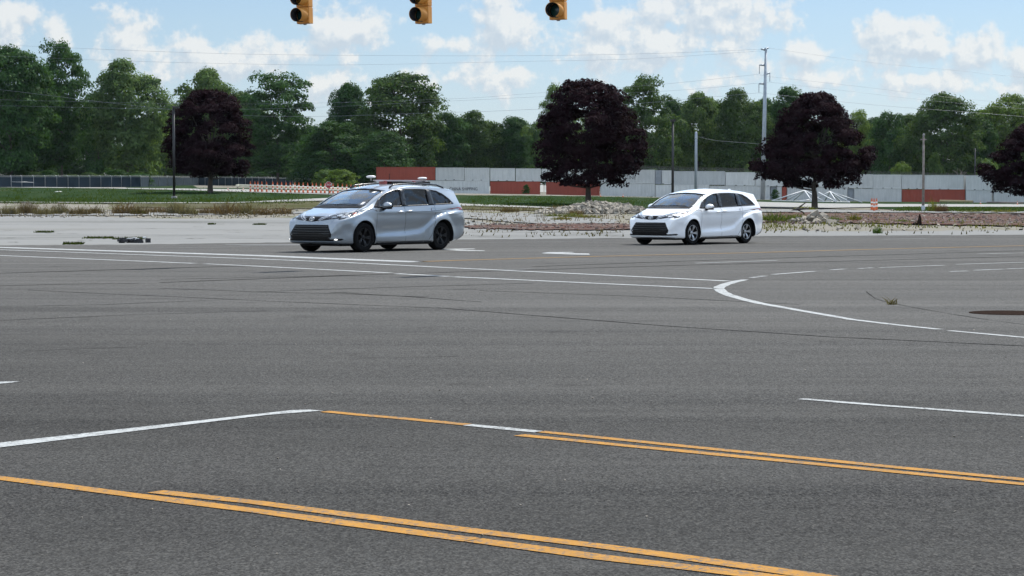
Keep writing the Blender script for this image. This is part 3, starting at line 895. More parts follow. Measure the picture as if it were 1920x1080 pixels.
weed('weed_clump', 1510, 205, 11, 22, M_WEED, (1.3, 1.2, .4), 'bright yellow-green weed behind the broken branch', 'weeds', ME_TUFT[0])
weed('weed_clump', 1052, 130, 12, 20, M_WEED, (1.3, 1.05, .5), 'yellowish weed in front of the rubble pile', 'weeds', ME_TUFT[1])
p = ground(1672, 571)
o = link('grass_tuft', ME_GRASS1, M_DRY, None, (p.x, p.y, 0), 1.0); o.scale = (.27, .27, .15); o.color = (.75, .75, .5, 1)
tag(o, 'small dry grass tuft growing from a crack in the asphalt', 'grass tuft')

# sparse weeds nobody could count
def scatter(name, n, boxes, mat, h, w, seed, tint, label_kind='stuff'):
    rng = np.random.default_rng(seed); mb = MB()
    for i in range(n):
        x0, x1, y0, y1 = boxes[rng.integers(len(boxes))]
        px, py = rng.uniform(x0, x1), rng.uniform(y0, y1)
        if i % 4: px = x0 + (x1 - x0) * ((0.137 * int(rng.integers(0, 14)) + .618 * y0) % 1.0) + rng.normal() * 14
        p = thit(px, py)
        for k in range(5):
            q = p + Vector((rng.normal() * .35, rng.normal() * .5, 0))
            hh = h * rng.uniform(.3, 1.2); b = rng.uniform(0, 6.28); c = rng.uniform(0, 3.14)
            dx, dy = math.cos(b) * hh * .5, math.sin(b) * hh * .5; wx, wy = math.cos(c) * w, math.sin(c) * w
            mb.add([(q.x - wx, q.y - wy, q.z), (q.x + wx, q.y + wy, q.z), (q.x + dx, q.y + dy, q.z + hh)], [(0, 1, 2)])
    o = mb.build(name, mat); o.color = (*tint, 1)
    return tag(o, kind='stuff')
scatter('loose_weeds', 420, [(-80, 540, 384, 404), (0, 540, 396, 407), (870, 1180, 392, 418), (880, 1180, 388, 396)], M_DRY, .28, .03, 1, (.9, .8, .62))
scatter('loose_weeds', 330, [(1422, 1660, 402, 428), (1600, 1960, 414, 428), (1422, 1960, 396, 424), (1422, 1500, 405, 434)], M_WEED, .17, .03, 2, (1.1, 1.0, .75))
scatter('loose_weeds', 130, [(1422, 1960, 394, 402), (1422, 1960, 424, 440), (880, 1180, 424, 446), (260, 530, 402, 410)], M_DRY, .14, .03, 3, (.6, .62, .4))
scatter('lawn_blades', 2600, [(-40, 560, 353, 381), (0, 560, 372, 383), (870, 1240, 368, 388), (1690, 1960, 389, 398)], M_WEED, .22, .05, 4, (.5, .72, .40))
# ================================================================== FAR OBJECTS
M_CWHITE = pmat('white_container_paint', (.50, .52, .515), .6, 0, .10, .9, (.40, .42, .42))
def container_mat(name, col, dirt):
    m, t, out = new_mat(name)
    b = t.n('ShaderNodeBsdfPrincipled'); tc = t.n('ShaderNodeTexCoord'); oi = t.n('ShaderNodeObjectInfo')
    sc = t.n('ShaderNodeVectorMath', operation='SCALE'); sc.inputs[0].default_value = (31.0, 17.0, 7.0); t.l(oi.outputs['Random'], sc.inputs['Scale'])
    pos = t.vmath('ADD', tc.outputs['Object'], sc.outputs[0]).outputs[0]
    mp = t.n('ShaderNodeMapping'); mp.inputs['Scale'].default_value = (3.2, 1, .35); t.l(pos, mp.inputs['Vector'])
    st = t.maprange(t.noise(mp.outputs[0], 1.0, 4, .65), .42, .72)
    big = t.maprange(t.noise(pos, .35, 4, .6), .45, .7)
    c = t.mix(t.math('MULTIPLY', st, .55), col, dirt)
    c = t.mix(t.math('MULTIPLY', big, .4), c, tuple(x * .72 for x in col))
    rust = t.maprange(t.noise(pos, 2.3, 5, .7), .68, .76)
    c = t.mix(t.math('MULTIPLY', rust, .55), c, (.16, .10, .075))
    c = t.mix(1.0, c, t.ramp(oi.outputs['Random'], [(0, .86), (1, 1.08)]), 'MULTIPLY')
    t.l(c, b.inputs['Base Color']); b.inputs['Roughness'].default_value = .65; b.inputs['Specular IOR Level'].default_value = .25
    t.l(b.outputs[0], out.inputs[0]); return m
M_CWHITE = container_mat('white_container_paint', (.50, .52, .515), (.33, .345, .345))
M_CGREY = pmat('grey_container_paint', (.26, .29, .32), .6, 0, .12, .8)
M_CRED = container_mat('red_container_paint', (.29, .068, .045), (.21, .050, .036))
M_CDARK = pmat('dark_gap_steel', (.02, .02, .022), .8, 0, .1)
M_LETTER = pmat('worn_black_lettering', (.035, .037, .04), .9, 0, .3, 6, (.13, .135, .14), spec=.1)

def text_mesh(name, s, size, mat, parent, loc, rot, extrude=.004, squeeze=1.0, sub=0):
    cu = bpy.data.curves.new(name, 'FONT'); cu.body = s; cu.size = size; cu.extrude = extrude
    cu.align_x = 'CENTER'; cu.align_y = 'CENTER'; cu.resolution_u = 3
    tmp = bpy.data.objects.new('tmp_text', cu); COL.objects.link(tmp)
    dg = bpy.context.evaluated_depsgraph_get()
    me = bpy.data.meshes.new_from_object(tmp.evaluated_get(dg))
    bpy.data.objects.remove(tmp)
    o = link(name, me, mat, parent, loc); o.rotation_euler = rot; o.scale = (squeeze, 1, 1)
    return o

def container(label, x0, x1, row, mat, base, top, group, pockets=True, deep=2.44, dy=0.0, text=None):
    """x0,x1 pixel ends; built at real depth D with a real corrugated box"""
    D = 494.0 + dy
    A = (x0 - 960) / F * D; B = (x1 - 960) / F * D
    L = B - A - .06
    H = top - base
    o = thing('shipping_container', label, 'shipping container', ((A + B) / 2, D, base), 0, group)
    h = L / 2
    mb = MB(); ps = .16
    for sx in (-1, 1):
        for y in (ps / 2, deep - ps / 2):
            mb.box((sx * (h - ps / 2), y, H / 2), (ps, ps, H))
    for y in (.06, deep - .06):
        mb.box((0, y, H - .06), (L - 2 * ps, .10, .12))
        mb.box((0, y, .10), (L - 2 * ps, .10, .20))
    for sx in (-1, 1):
        for z in (.1, H - .06):
            mb.box((sx * (h - .06), deep / 2, z), (.10, deep - 2 * ps, .12))
    mb.build('frame', mat, o)
    # corrugated skin
    pm = MB(); per = .30; n = int((L - 2 * ps) / per); x = -h + ps; per = (L - 2 * ps) / n
    xs_ = []
    for i in range(n):
        xs_ += [(x, .05), (x + per * .30, .05), (x + per * .5, .095), (x + per * .80, .095)]; x += per
    xs_.append((h - ps, .05))
    for back in (0, 1):
        vs = []
        for xx, yy in xs_:
            y = deep - yy if back else yy
            vs += [(xx, y, .20), (xx, y, H - .12)]
        m = len(xs_)
        pm.add(vs, [(2 * i, 2 * i + 2, 2 * i + 3, 2 * i + 1) for i in range(m - 1)])
    pm.box((-h + .05, deep / 2, H / 2), (.03, deep - 2 * ps, H - .2)); pm.box((h - .05, deep / 2, H / 2), (.03, deep - 2 * ps, H - .2))
    pm.build('side_panel', mat, o)
    MB().box((0, deep / 2, H - .03), (L - .1, deep - .1, .05)).build('roof', mat, o)
    if pockets:
        for sx in (-.95, .95):
            MB().box((sx, -.002 + .02, .09), (.36, .06, .12)).build('forklift_pocket', M_CDARK, o)
    if text:
        s, px, py, size, sq = text
        text_mesh('lettering', s, size, M_LETTER, o, (((px - 960) / F * D) - (A + B) / 2, .035, (at(px, py, D).z - base)), (R(90), 0, 0), .012, sq)
    return o
def zc(px, y):
    return at(px, y, 494.0).z
BOT = [(-1, 370), (600, 359), (706, 360.3), (918, 363), (1000, 364.3), (1230, 369), (1430, 374.3), (1600, 377), (1810, 380), (1920, 381.2), (2300, 384)]
MID = [(706, 337.6), (816, 337.8), (918, 338.8), (966, 340), (1070, 341), (1230, 345), (1430, 349), (1600, 352.4), (1810, 356), (1920, 357.5), (2300, 360)]
TOP = [(706, 312.3), (816, 314), (918, 315), (1000, 316), (1180, 318.3), (1230, 319), (1430, 324), (1600, 327), (1810, 328.5), (1920, 330), (2300, 333)]
UP = [ # x0 x1 colour label
 (705.5, 816, 'r', 'rust red container on top at the left end of the container wall'),
 (816.8, 870.5, 'w', 'first white top container next to the rust red top one'),
 (871, 918, 'w', 'second white top container right of the rust red top one'),
 (919, 966, 'w', 'third white top container right of the rust red top one'),
 (966.8, 1015, 'w', 'white top container at the left edge of the widest purple maple crown'),
 (1015.6, 1063, 'w', 'white top container mostly hidden behind the left half of the widest purple maple'),
 (1063.6, 1127, 'w', 'white top container hidden behind the middle of the widest purple maple'),
 (1127.6, 1227.5, 'w', 'long white top container with black letters NE at the right of the widest purple maple'),
 (1228, 1240.5, 'g', 'narrow grey container end set back in the top row'),
 (1241, 1261, 'w', 'short white top container piece left of the black pole'),
 (1261.6, 1359.5, 'g2', 'slightly greyer long top container behind the plain grey steel pole'),
 (1360, 1415, 'w', 'white top container just left of the transmission pole'),
 (1415.6, 1480, 'w', 'white top container right behind the transmission pole'),
 (1480.6, 1560, 'w', 'white top container hidden by the crown of the purple maple with the white frames'),
 (1560.6, 1636, 'w', 'white top container at the right edge of the purple maple with the white frames'),
 (1636.6, 1689.5, 'w', 'white top container with a stained corner left of the wooden pole'),
 (1690, 1732, 'w', 'white top container directly behind the wooden pole'),
 (1732.6, 1806, 'w', 'white top container with a black scuff right of the wooden pole'),
 (1810, 1860, 'w', 'white top container with a dark gap at its left, near the last purple maple'),
 (1861, 1960, 'w', 'top container behind the last purple maple'),
 (1961, 2060, 'w', 'top container beyond the right edge of the view')]
LO = [
 (706, 791, 'w', 'white bottom container hidden behind the roof of the silver van'),
 (792, 918, 'w', 'long white bottom container lettered CHINA SHIPPING'),
 (919, 1013, 'r', 'red bottom container with the small round shrub in front'),
 (1024, 1124.5, 'r', 'red bottom container directly behind the trunk of the widest purple maple'),
 (1125.5, 1228, 'w', 'white bottom container with the two small orange cones in front'),
 (1228.6, 1330, 'w', 'white bottom container behind the roof of the white van'),
 (1330.6, 1443.5, 'w', 'white bottom container behind the foot of the transmission pole'),
 (1444, 1455.5, 'g', 'narrow grey container end in the bottom row'),
 (1456, 1465.5, 'w', 'narrow white container end beside the small dark shrub'),
 (1466, 1474.5, 'r', 'narrow red container end behind the white steel frames'),
 (1475.5, 1588.5, 'w', 'long white bottom container behind the white steel frames'),
 (1589, 1600.5, 'g', 'grey container end left of the bunched orange posts'),
 (1601, 1690, 'w', 'white bottom container behind the bunched orange posts'),
 (1690.6, 1809, 'r', 'long red bottom container behind the wooden pole'),
 (1810, 1859, 'w', 'white bottom container right of the long red one behind the wooden pole'),
 (1862.5, 1960, 'w', 'white bottom container right of a black gap near the right edge'),
 (1961, 2060, 'w', 'bottom container beyond the right edge of the view')]
CM = {'r': M_CRED, 'w': M_CWHITE, 'g': M_CGREY, 'g2': container_mat('greyish_container_paint', (.40, .425, .43), (.30, .315, .32))}
MTOPS = {}
for x0, x1, c, lab in LO:
    xm = (x0 + x1) / 2
    b = zc(xm, lerp_table(BOT, xm)) - .12; t_ = zc(xm, lerp_table(MID, xm)) - .04
    container(lab, x0, x1, 0, CM[c], b, t_, 'bottom row of shipping containers', False, dy=(.5 if c == 'g' else 0), text=('CHINA SHIPPING', 869, 354.5, 1.0, .82) if 'CHINA' in lab else None)
for x0, x1, c, lab in UP:
    xm = (x0 + x1) / 2
    ml = min(zc(x0, lerp_table(MID, x0)), zc(x1, lerp_table(MID, x1)))
    b = zc(xm, lerp_table(MID, xm)) + .02
    container(lab, x0, x1, 1, CM[c], b, zc(xm, lerp_table(TOP, xm)), 'top row of shipping containers', (c == 'w' and x1 - x0 < 90), dy=(.5 if c == 'g' else 0), text=('LINE', 1183, 333.2, 1.05, .95) if 'NE' in lab.split() else None)

# ------------------------------------------------------------------ chain-link fence with dark windscreen
M_SCREEN = pmat('dark_blue_windscreen', (.028, .042, .055), .95, 0, .15, .3, spec=.05)
M_GALV = pmat('galvanised_steel', (.36, .38, .39), .5, .6, .1, 3)
def chainlink_mat():
    m, t, out = new_mat('chain_link_mesh')
    tc = t.n('ShaderNodeTexCoord'); sp = t.n('ShaderNodeSeparateXYZ'); t.l(tc.outputs['Object'], sp.inputs[0])
    d = t.n('ShaderNodeBsdfPrincipled'); d.inputs['Base Color'].default_value = (.22, .23, .24, 1)
    tr = t.n('ShaderNodeBsdfTransparent'); ms = t.n('ShaderNodeMixShader')
    a = t.math('ADD', sp.outputs[0], sp.outputs[2]); b = t.math('SUBTRACT', sp.outputs[0], sp.outputs[2])
    fa = t.math('LESS_THAN', t.math('FRACT', t.math('MULTIPLY', a, 12.0)), .07)
    fb = t.math('LESS_THAN', t.math('FRACT', t.math('MULTIPLY', b, 12.0)), .07)
    t.l(t.math('MAXIMUM', fa, fb), ms.inputs[0]); t.l(tr.outputs[0], ms.inputs[1]); t.l(d.outputs[0], ms.inputs[2]); t.l(ms.outputs[0], out.inputs[0])
    return m
M_LINK = chainlink_mat()
def fence(label, posts, screen, hgt=2.35, upto=None, M_GALV=M_GALV):
    p0 = posts[0]
    o = thing('chain_link_fence', label, 'fence', p0)
    loc = [p - p0 for p in posts]
    for i, q in enumerate(loc):
        t_ = (loc[min(i + 1, len(loc) - 1)] - loc[max(0, i - 1)]).normalized(); nrm = Vector((t_.y, -t_.x, 0))
        m = MB(); m.tube([q + Vector((0, 0, -.3)), q + Vector((0, 0, hgt + .1)), q + Vector((0, 0, hgt + .12)) - t_ * .26 - nrm * .1 + Vector((0, 0, .30))], [.06, .06, .04], 6)
        m.build('post', M_GALV, o)
    sm = MB(); lm = MB(); w = MB()
    for i, (a, b) in enumerate(zip(loc, loc[1:])):
        up = Vector((0, 0, hgt)); n = Vector(((b - a).y, -(b - a).x, 0)).normalized() * .05
        tgt = sm if (upto is None or i < upto) and screen else lm
        tgt.add([a - n, b - n, b - n + up, a - n + up], [(0, 1, 2, 3)])
        for k in range(3):
            z = Vector((0, 0, hgt + .12 + .1 * k)); w.tube([a + z, b + z], .012, 4, False)
        w.tube([a + up, b + up], .028, 5, False)
    if sm.v:
        s2 = sm.build('windscreen', M_SCREEN, o)
        s2.modifiers.new('thick', 'SOLIDIFY').thickness = .02
    if lm.v: lm.build('mesh_panel', M_LINK, o)
    w.build('barbed_wire', M_GALV, o)
    return o
def fp(px, D):
    return on_ground(px, D)
posts = [fp(-160 + 21 * i, 505 - i * .6) for i in range(8)]
posts += [fp(x, 500 + (x - 20) * .10) for x in (22, 42, 64, 85.5, 107.5, 128.5, 149, 169.5, 190, 210, 228.5, 246, 264.7)]
posts += [fp(281, 545), fp(298, 565), fp(314.5, 588), fp(330, 612), fp(345, 635), fp(359, 655)]
posts += [fp(372.5 + 12.6 * i, 668 + i * .5) for i in range(16)]
nscr = len(posts) - 2
posts += [fp(578 + 21 * i, 676) for i in range(8)]
f1 = fence('long fence with dark blue screening and angled posts on the left bank', posts, True, upto=nscr)
mb = MB(); a = fp(24, 499.6) - posts[0]; b = fp(64, 503) - posts[0]
mb.tube([a + Vector((0, -.1, 1.25)), b + Vector((0, -.1, 1.15))], .05, 6); mb.build('brace_rail', M_GALV, f1)
fence('high see-through wire fence running behind the top containers', [at(1020 + 36 * i, 340 + .32 * i, 540).xy.to_3d() + Vector((0, 0, zc(1000, 360) - .0028 * 36 * i * 1.1 + .4)) for i in range(30)], False, hgt=6.2, M_GALV=pmat('dull_dark_steel', (.06, .065, .07), .8, 0, .1, spec=.1))

# ------------------------------------------------------------------ poles
M_BLACKP = pmat('black_painted_pole', (.012, .012, .014), .5, 0, .1)
M_GREYP = pmat('grey_steel_pole', (.30, .34, .38), .5, .3, .08, 2)
M_WOODP = pmat('weathered_wood_pole', (.22, .20, .18), .9, 0, .2, 3, (.12, .10, .085), .4, 30)
M_BASE = pmat('concrete_base', (.22, .22, .215), .9)
M_GLASSC = pmat('grey_insulator', (.25, .27, .30), .35, 0, .1)
def pole_base(px, ybase, D=None):
    return thit(px, ybase) if D is None else on_ground(px, D)
p = pole_base(326.5, 372.5); H = at(326, 199, p.y).z - p.z
o = thing('lamp_pole', 'tall black lamp pole with a small box head on the left grass bank', 'lamp pole', p)
MB().tube([(0, 0, 0), (0, 0, H)], [.125, .105], 10).build('pole', M_BLACKP, o)
MB().box((.22, 0, H - .12), (.62, .42, .16)).box((.0, 0, H - .02), (.3, .12, .08)).build('lamp_head', M_BLACKP, o)
MB().lathe([(.001, .24), (.25, .24), (.28, .20), (.28, -.2)], 16).build('base', M_BASE, o)
p = Vector(((1261 - 960) / F * 205, 205, terrain((1261 - 960) / F * 205, 205))); H = at(1261, 227, 205).z - p.z
o = thing('lamp_pole', 'slim black lamp pole rising behind the roof of the white van', 'lamp pole', p)
MB().tube([(0, 0, 0), (0, 0, H)], [.13, .10], 10).build('pole', M_BLACKP, o)
MB().box((0, 0, H + .05), (.45, .35, .22)).build('lamp_head', M_BLACKP, o)
MB().lathe([(.001, .24), (.25, .24), (.28, .20), (.28, -.2)], 16).build('base', M_BASE, o)
p = on_ground(1304.5, 300); H = at(1304.5, 247, 300).z - p.z
o = thing('steel_pole', 'plain pale grey steel pole with a rounded cap behind the white van', 'pole', p)
MB().tube([(0, 0, 0), (0, 0, H - .1), (0, 0, H)], [.21, .165, .10], 12).build('pole', M_GREYP, o)
MB().lathe([(.19, H - .95), (.21, H - .93), (.21, H - .80), (.19, H - .78)], 12).build('collar', M_GALV, o)
p = on_ground(1730.5, 199); H = at(1730, 251, 199).z - p.z
o = thing('wooden_pole', 'weathered wooden pole with a pale foot and small crossarm right of the white van', 'utility pole', p)
mb = MB(); mb.tube([(0, 0, 0), (0, 0, H * .5), (-.02, 0, H - .2)], [.125, .105, .085], 10); mb.build('pole', M_WOODP, o)
MB().box((-.02, 0, H - .5), (.55, .10, .10)).build('crossarm', M_WOODP, o)
MB().lathe([(.06, H - .2), (.11, H - .15), (.11, H - .02), (.02, H + .05)], 10).build('cap', M_BASE, o)
MB().lathe([(.17, -.1), (.17, .5), (.13, .55)], 12).build('pole_foot', M_GALV, o)
p = on_ground(1827, 560); H = at(1827, 278, 560).z - p.z
o = thing('wooden_pole', 'thin dark pole standing in front of the trees behind the containers on the right', 'utility pole', p)
MB().tube([(0, 0, 0), (0, 0, H)], [.2, .14], 8).build('pole', M_BLACKP, o)
MB().box((0, 0, H - .4), (1.2, .15, .15)).build('crossarm', M_BLACKP, o)

# transmission pole
TD = 478.0
p = on_ground(1429.5, TD); H = at(1434.5, 90, TD).z - p.z
lean = (1434.5 - 1429.5) / ppm(TD)
o = thing('transmission_pole', 'very tall steel transmission pole with short arms and hanging insulators', 'transmission pole', p)
MB().tube([(0, 0, 0), (lean * .5, 0, H * .5), (lean, 0, H)], [.52, .42, .26], 14).build('pole', M_GREYP, o)
def tl(px, y):  # local point in the pole's plane
    q = at(px, y, TD); return q - p
for a, b, ins in (((1434, 93), (1426.5, 92), None), ((1434, 92), (1441.5, 89.5), None), ((1433, 122), (1424, 122), (1424, 139)), ((1432.5, 141), (1443.5, 136), (1443.5, 154)), ((1432, 157), (1423, 157), (1423, 174))):
    MB().tube([tl(*a), tl(*b)], [.24, .14], 8).build('arm', M_GREYP, o)
    if ins:
        q0 = tl(b[0], b[1]); q1 = tl(*ins); L = (q0 - q1).length
        pr = []
        for k in range(10):
            z = -L * k / 10; pr += [(.05, z), (.13, z - .04), (.05, z - .10)]
        MB().lathe(pr, 8, None, q0).build('insulator', M_GLASSC, o)
M_WIRE = pmat('aluminium_wire', (.16, .18, .20), .5, .5, .05)
def wire(label, pts, rad=.017, group='transmission wires'):
    """pts: (px, py, depth); smooth catenary-like curve"""
    P_ = [at(a, b, c) for a, b, c in pts]; out = []
    for i in range(len(P_) - 1):
        a = P_[max(i - 1, 0)]; b = P_[i]; c = P_[i + 1]; d = P_[min(i + 2, len(P_) - 1)]
        for k in range(10):
            u = k / 10
            out.append(.5 * ((2 * b) + (c - a) * u + (2 * a - 5 * b + 4 * c - d) * u * u + (3 * b - a - 3 * c + d) * u ** 3))
    out.append(P_[-1])
    o = MB().tube(out, rad, 5).build('power_line', M_WIRE)
    return tag(o, label, 'power line', group)
wire('thin top wire running left from the tip of the transmission pole', [(1427, 92.5, TD), (1200, 101, TD), (960, 104.5, TD), (700, 104, TD), (440, 101, TD), (170, 91.5, TD), (-300, 70, TD)], .018)
wire('second thin top wire just below the topmost one on the left', [(1434, 95, TD), (1200, 110, TD), (960, 115.5, TD), (700, 121, TD), (520, 121, TD), (170, 112, TD), (-300, 90, TD)], .016)
wire('upper heavy wire sagging left from the transmission pole', [(1424, 139, TD), (1240, 158, TD), (1000, 175, TD), (830, 186, TD), (450, 195, TD), (0, 187, TD), (-300, 178, TD)])
wire('middle heavy wire sagging left from the transmission pole', [(1443.5, 154, TD), (1420, 156, TD), (1260, 170, TD), (1000, 182, TD), (830, 190, TD), (450, 205, TD), (0, 198, TD), (-300, 190, TD)])
wire('lowest wire sagging left from the transmission pole', [(1423, 174, TD), (1160, 197, TD), (1000, 205, TD), (830, 211, TD), (450, 216, TD), (0, 168, TD)], .024)
wire('thin top wire running right from the tip of the transmission pole', [(1441.5, 90, TD), (1530, 103, TD), (1650, 119, TD), (1800, 133, TD), (1920, 145, TD), (2300, 172, TD)], .018)
wire('upper heavy wire sagging right from the transmission pole', [(1424, 139, TD), (1447, 144, TD), (1600, 161, TD), (1735, 177, TD), (1860, 190, TD), (2300, 225, TD)])
wire('middle heavy wire sagging right from the transmission pole', [(1443.5, 154, TD), (1600, 172, TD), (1720, 186, TD), (1860, 199, TD), (2300, 235, TD)])
wire('lowest wire sagging right from the transmission pole', [(1423, 174, TD), (1570, 190, TD), (1690, 201, TD), (1850, 213, TD), (2300, 250, TD)], .024)
wire('short wire running right from the top of the plain grey steel pole', [(1306, 255, 300), (1340, 263, 310), (1400, 268, 330), (1500, 276, 370)], .012, None)

# ------------------------------------------------------------------ orange channelizer posts, cones, stop sign, guardrails
M_ORANGE = pmat('orange_plastic', (.62, .125, .03), .5, 0, .1, 5)
M_WHITEB = pmat('reflective_white_band', (.75, .74, .72), .4, 0, .06)
M_RUBBER = pmat('black_rubber_base', (.02, .02, .02), .85, 0, .1)
def channelizer(label, group):
    o = thing('channelizer_post', label, 'channelizer post', (0, 0, 0), 0, group)
    MB().lathe([(.11, .06), (.10, .30), (.085, .62), (.075, .95), (.055, 1.02), (.05, 1.08)], 12).build('body', M_ORANGE, o)
    for z in (.38, .72):
        r = .098 - (z - .3) * .03
        MB().lathe([(r + .006, z), (r + .004, z + .14)], 12).build('white_band', M_WHITEB, o)
    MB().tube([(-.05, 0, 1.06), (-.05, 0, 1.15), (0, 0, 1.19), (.05, 0, 1.15), (.05, 0, 1.06)], .016, 5).build('handle', M_ORANGE, o)
    MB().box((0, 0, .035), (.42, .42, .07), taper=.9).build('base', M_RUBBER, o)
    return o
ch = None
cpx = [469.5, 478, 483.5, 491, 500, 511.5, 520, 528, 536.5, 544.5, 553, 560.5, 568.5, 577, 586, 593, 601.5, 609, 618, 624.5, 633.5, 642, 650, 658, 666, 674, 682, 690, 698]
LAB = 'orange and white channelizer post in the long row on the left bank'
for i, px in enumerate(cpx):
    q = thit(px, 360.3 + (px - 470) * .02)
    if ch is None:
        ch = channelizer(LAB, 'row of channelizer posts'); ch.location = q
    else:
        copy_tree(ch, q, random.Random(i).uniform(0, 6))
for px, yb, lab in ((1634.5, 395, 'left post of the three bunched orange and white posts on the lot'), (1639, 396.3, 'front middle post of the three bunched orange and white posts'), (1643.5, 395, 'right post of the three bunched orange and white posts on the lot')):
    c = copy_tree(ch, thit(px, yb), .4, lab); c['group'] = 'bunched channelizer posts'; c.scale = (1.08, 1.08, .98)
def cone(label, p, s=1.0, group='small orange cones'):
    o = thing('traffic_cone', label, 'traffic cone', p, 0, group); o.scale = (s, s, s)
    MB().lathe([(.14, .04), (.03, .70), (.025, .71), (.001, .71)], 14).build('body', M_ORANGE, o)
    MB().lathe([(.098, .30), (.07, .47)], 14).build('white_band', M_WHITEB, o)
    MB().box((0, 0, .02), (.38, .38, .04)).build('base', M_ORANGE, o)
for px, D, s, lab in ((428, 262, .55, 'small orange cone left of the guardrail end, the farther left one'), (456.5, 262, .55, 'small orange cone just under the rounded guardrail end'),
                      (1126, 400, .85, 'small orange cone right of the widest purple maple trunk'), (1168, 405, .95, 'small orange cone in front of the white bottom containers'),
                      (1838, 395, .95, 'orange cone left of the black gap between the right containers'), (1907, 395, 1.0, 'orange cone nearest the right edge in front of the containers')):
    cone(lab, on_ground(px, D), s)
# stop sign
D = 240.0; p = on_ground(616.5, D); s_ = ppm(D); zc_ = at(616.5, 346.8, D).z - p.z
o = thing('stop_sign', 'red octagonal stop sign on a thin post behind the hood of the silver van', 'stop sign', p)
rad = 6.6 / s_
octo = [(rad * math.cos(R(22.5 + 45 * k)), rad * math.sin(R(22.5 + 45 * k))) for k in range(8)]
MX = Matrix.Rotation(R(90), 3, 'X')
M_SRED = pmat('sign_red', (.42, .018, .025), .5, 0, .05)
MB().prism([(x * 1.0, y * 1.0) for x, y in octo], 0.0, .012, MX, (0, -.03, zc_)).build('white_border', M_WHITEB, o)
MB().prism([(x * .92, y * .92) for x, y in octo], .0125, .016, MX, (0, -.03, zc_)).build('face', M_SRED, o)
text_mesh('lettering', 'STOP', rad * .86, M_WHITEB, o, (0, -.05, zc_), (R(90), 0, 0), .002, .95)
MB().box((0, 0, zc_ / 2 + .1), (.06, .04, zc_ + .3)).build('post', pmat('brown_sign_post', (.10, .07, .05), .8), o)
# guardrails
M_BEIGE = pmat('beige_painted_rail', (.55, .52, .40), .6, 0, .1, 2)
def guardrail(label, a, b, zrail, mat, every=1.9, prof=.16):
    o = thing('guardrail', label, 'guardrail', a)
    d = b - a; n = max(2, int(d.length / every))
    m = MB(); up = Vector((0, 0, zrail))
    nrm = Vector((d.y, -d.x, 0)).normalized()
    for k in (-1, 1):
        m.tube([Vector((0, 0, 0)) + up + Vector((0, 0, .08 * k)) + nrm * .06, d + up + Vector((0, 0, .08 * k)) + nrm * .06], prof * .6, 8)
    m.build('rail', mat, o)
    for i in range(n + 1):
        q = d * (i / n); MB().box(q + Vector((0, 0, zrail / 2)), (.14, .14, zrail + .15)).build('post', M_WOODP, o)
    return o
a = on_ground(446, 282); b = on_ground(705, 290)
gz = at(446, 348.3, 282).z - a.z
g_ = guardrail('long beige guardrail with a rounded end behind the row of orange posts', a, b, max(.5, gz), M_BEIGE, 2.0, .20)
MB().lathe([(.001, -.16), (.22, -.16), (.22, .16), (.001, .16)], 12, None, (0, -.06, max(.5, gz))).build('rail_end', M_BEIGE, g_)
a = on_ground(1762, 408); b = on_ground(1824, 400)
guardrail('short low timber guardrail in front of the long red container on the right', a, b, .5, pmat('timber_rail', (.36, .30, .17), .9), 1.9, .18)
a = on_ground(1850, 405); b = on_ground(1925, 400)
guardrail('low dark timber rail at the right edge in front of the white containers', a, b, .35, M_WOODP, 2.2, .14)

# white pole frames lying by the containers
M_WTUBE = pmat('white_steel_tube', (.44, .46, .47), .5, 0, .05)
D0 = 390.0
o = thing('pole_frame', 'white steel pole frames forming two low pyramids behind a purple maple trunk', 'steel frame', on_ground(1530, D0))
op = Vector(o.location)
def fr(px, y, dy=0): return at(px, y, D0 + dy) - op
ap1, ap2 = fr(1508.5, 357.2), fr(1556.3, 359.4)
gpt = lambda px, dy: on_ground(px, D0 + dy) - op + Vector((0, 0, .1))
mb = MB()
for ap, feet in ((ap1, ((1447, -2), (1472, 2), (1486, 5), (1522, -5))), (ap2, ((1545, 5), (1568, -5), (1593, -3), (1616, 0), (1577, 6)))):
    for px, dy in feet: mb.tube([ap, gpt(px, dy)], .115, 6)
mb.tube([ap1 + Vector((.2, 0, -.1)), gpt(1545, -4)], .115, 6); mb.tube([fr(1535, 361), gpt(1567, -6)], .115, 6); mb.tube([fr(1535, 372), gpt(1497, -4)], .115, 6); mb.tube([ap2, fr(1531, 372)], .115, 6)
mb.tube([gpt(1447, -2), gpt(1522, -5)], .115, 6); mb.tube([gpt(1522, -5), gpt(1593, -3)], .115, 6)
mb.tube([fr(1472, 377), gpt(1522, 4)], .10, 6)
mb.build('frame_poles', M_WTUBE, o)

# ------------------------------------------------------------------ rubble, branch, scrap
def rocks(name, n, fn, mats, seed, smin, smax):
    rng = random.Random(seed); mb = MB()
    for i in range(n):
        p, s = fn(rng)
        s *= rng.uniform(smin, smax)
        v = []
        base = [(-1, -1, -.6), (1, -1, -.6), (1, 1, -.6), (-1, 1, -.6), (-.8, -.8, .7), (.8, -.8, .6), (.8, .8, .7), (-.8, .8, .6)]
        M = Matrix.Rotation(rng.uniform(0, 6.28), 3, 'Z') @ Matrix.Rotation(rng.uniform(-.7, .7), 3, 'X') @ Matrix.Rotation(rng.uniform(-.7, .7), 3, 'Y')
        ax = (rng.uniform(.6, 1.4), rng.uniform(.6, 1.2), rng.uniform(.35, .8))
        for b in base:
            q = Vector((b[0] * ax[0] + rng.uniform(-.3, .3), b[1] * ax[1] + rng.uniform(-.3, .3), b[2] * ax[2] + rng.uniform(-.15, .15))) * s
            v.append(M @ q + p)
        mb.add(v, [(3, 2, 1, 0), (4, 5, 6, 7), (0, 1, 5, 4), (1, 2, 6, 5), (2, 3, 7, 6), (3, 0, 4, 7)])
    return tag(mb.build(name, mats), kind='stuff')
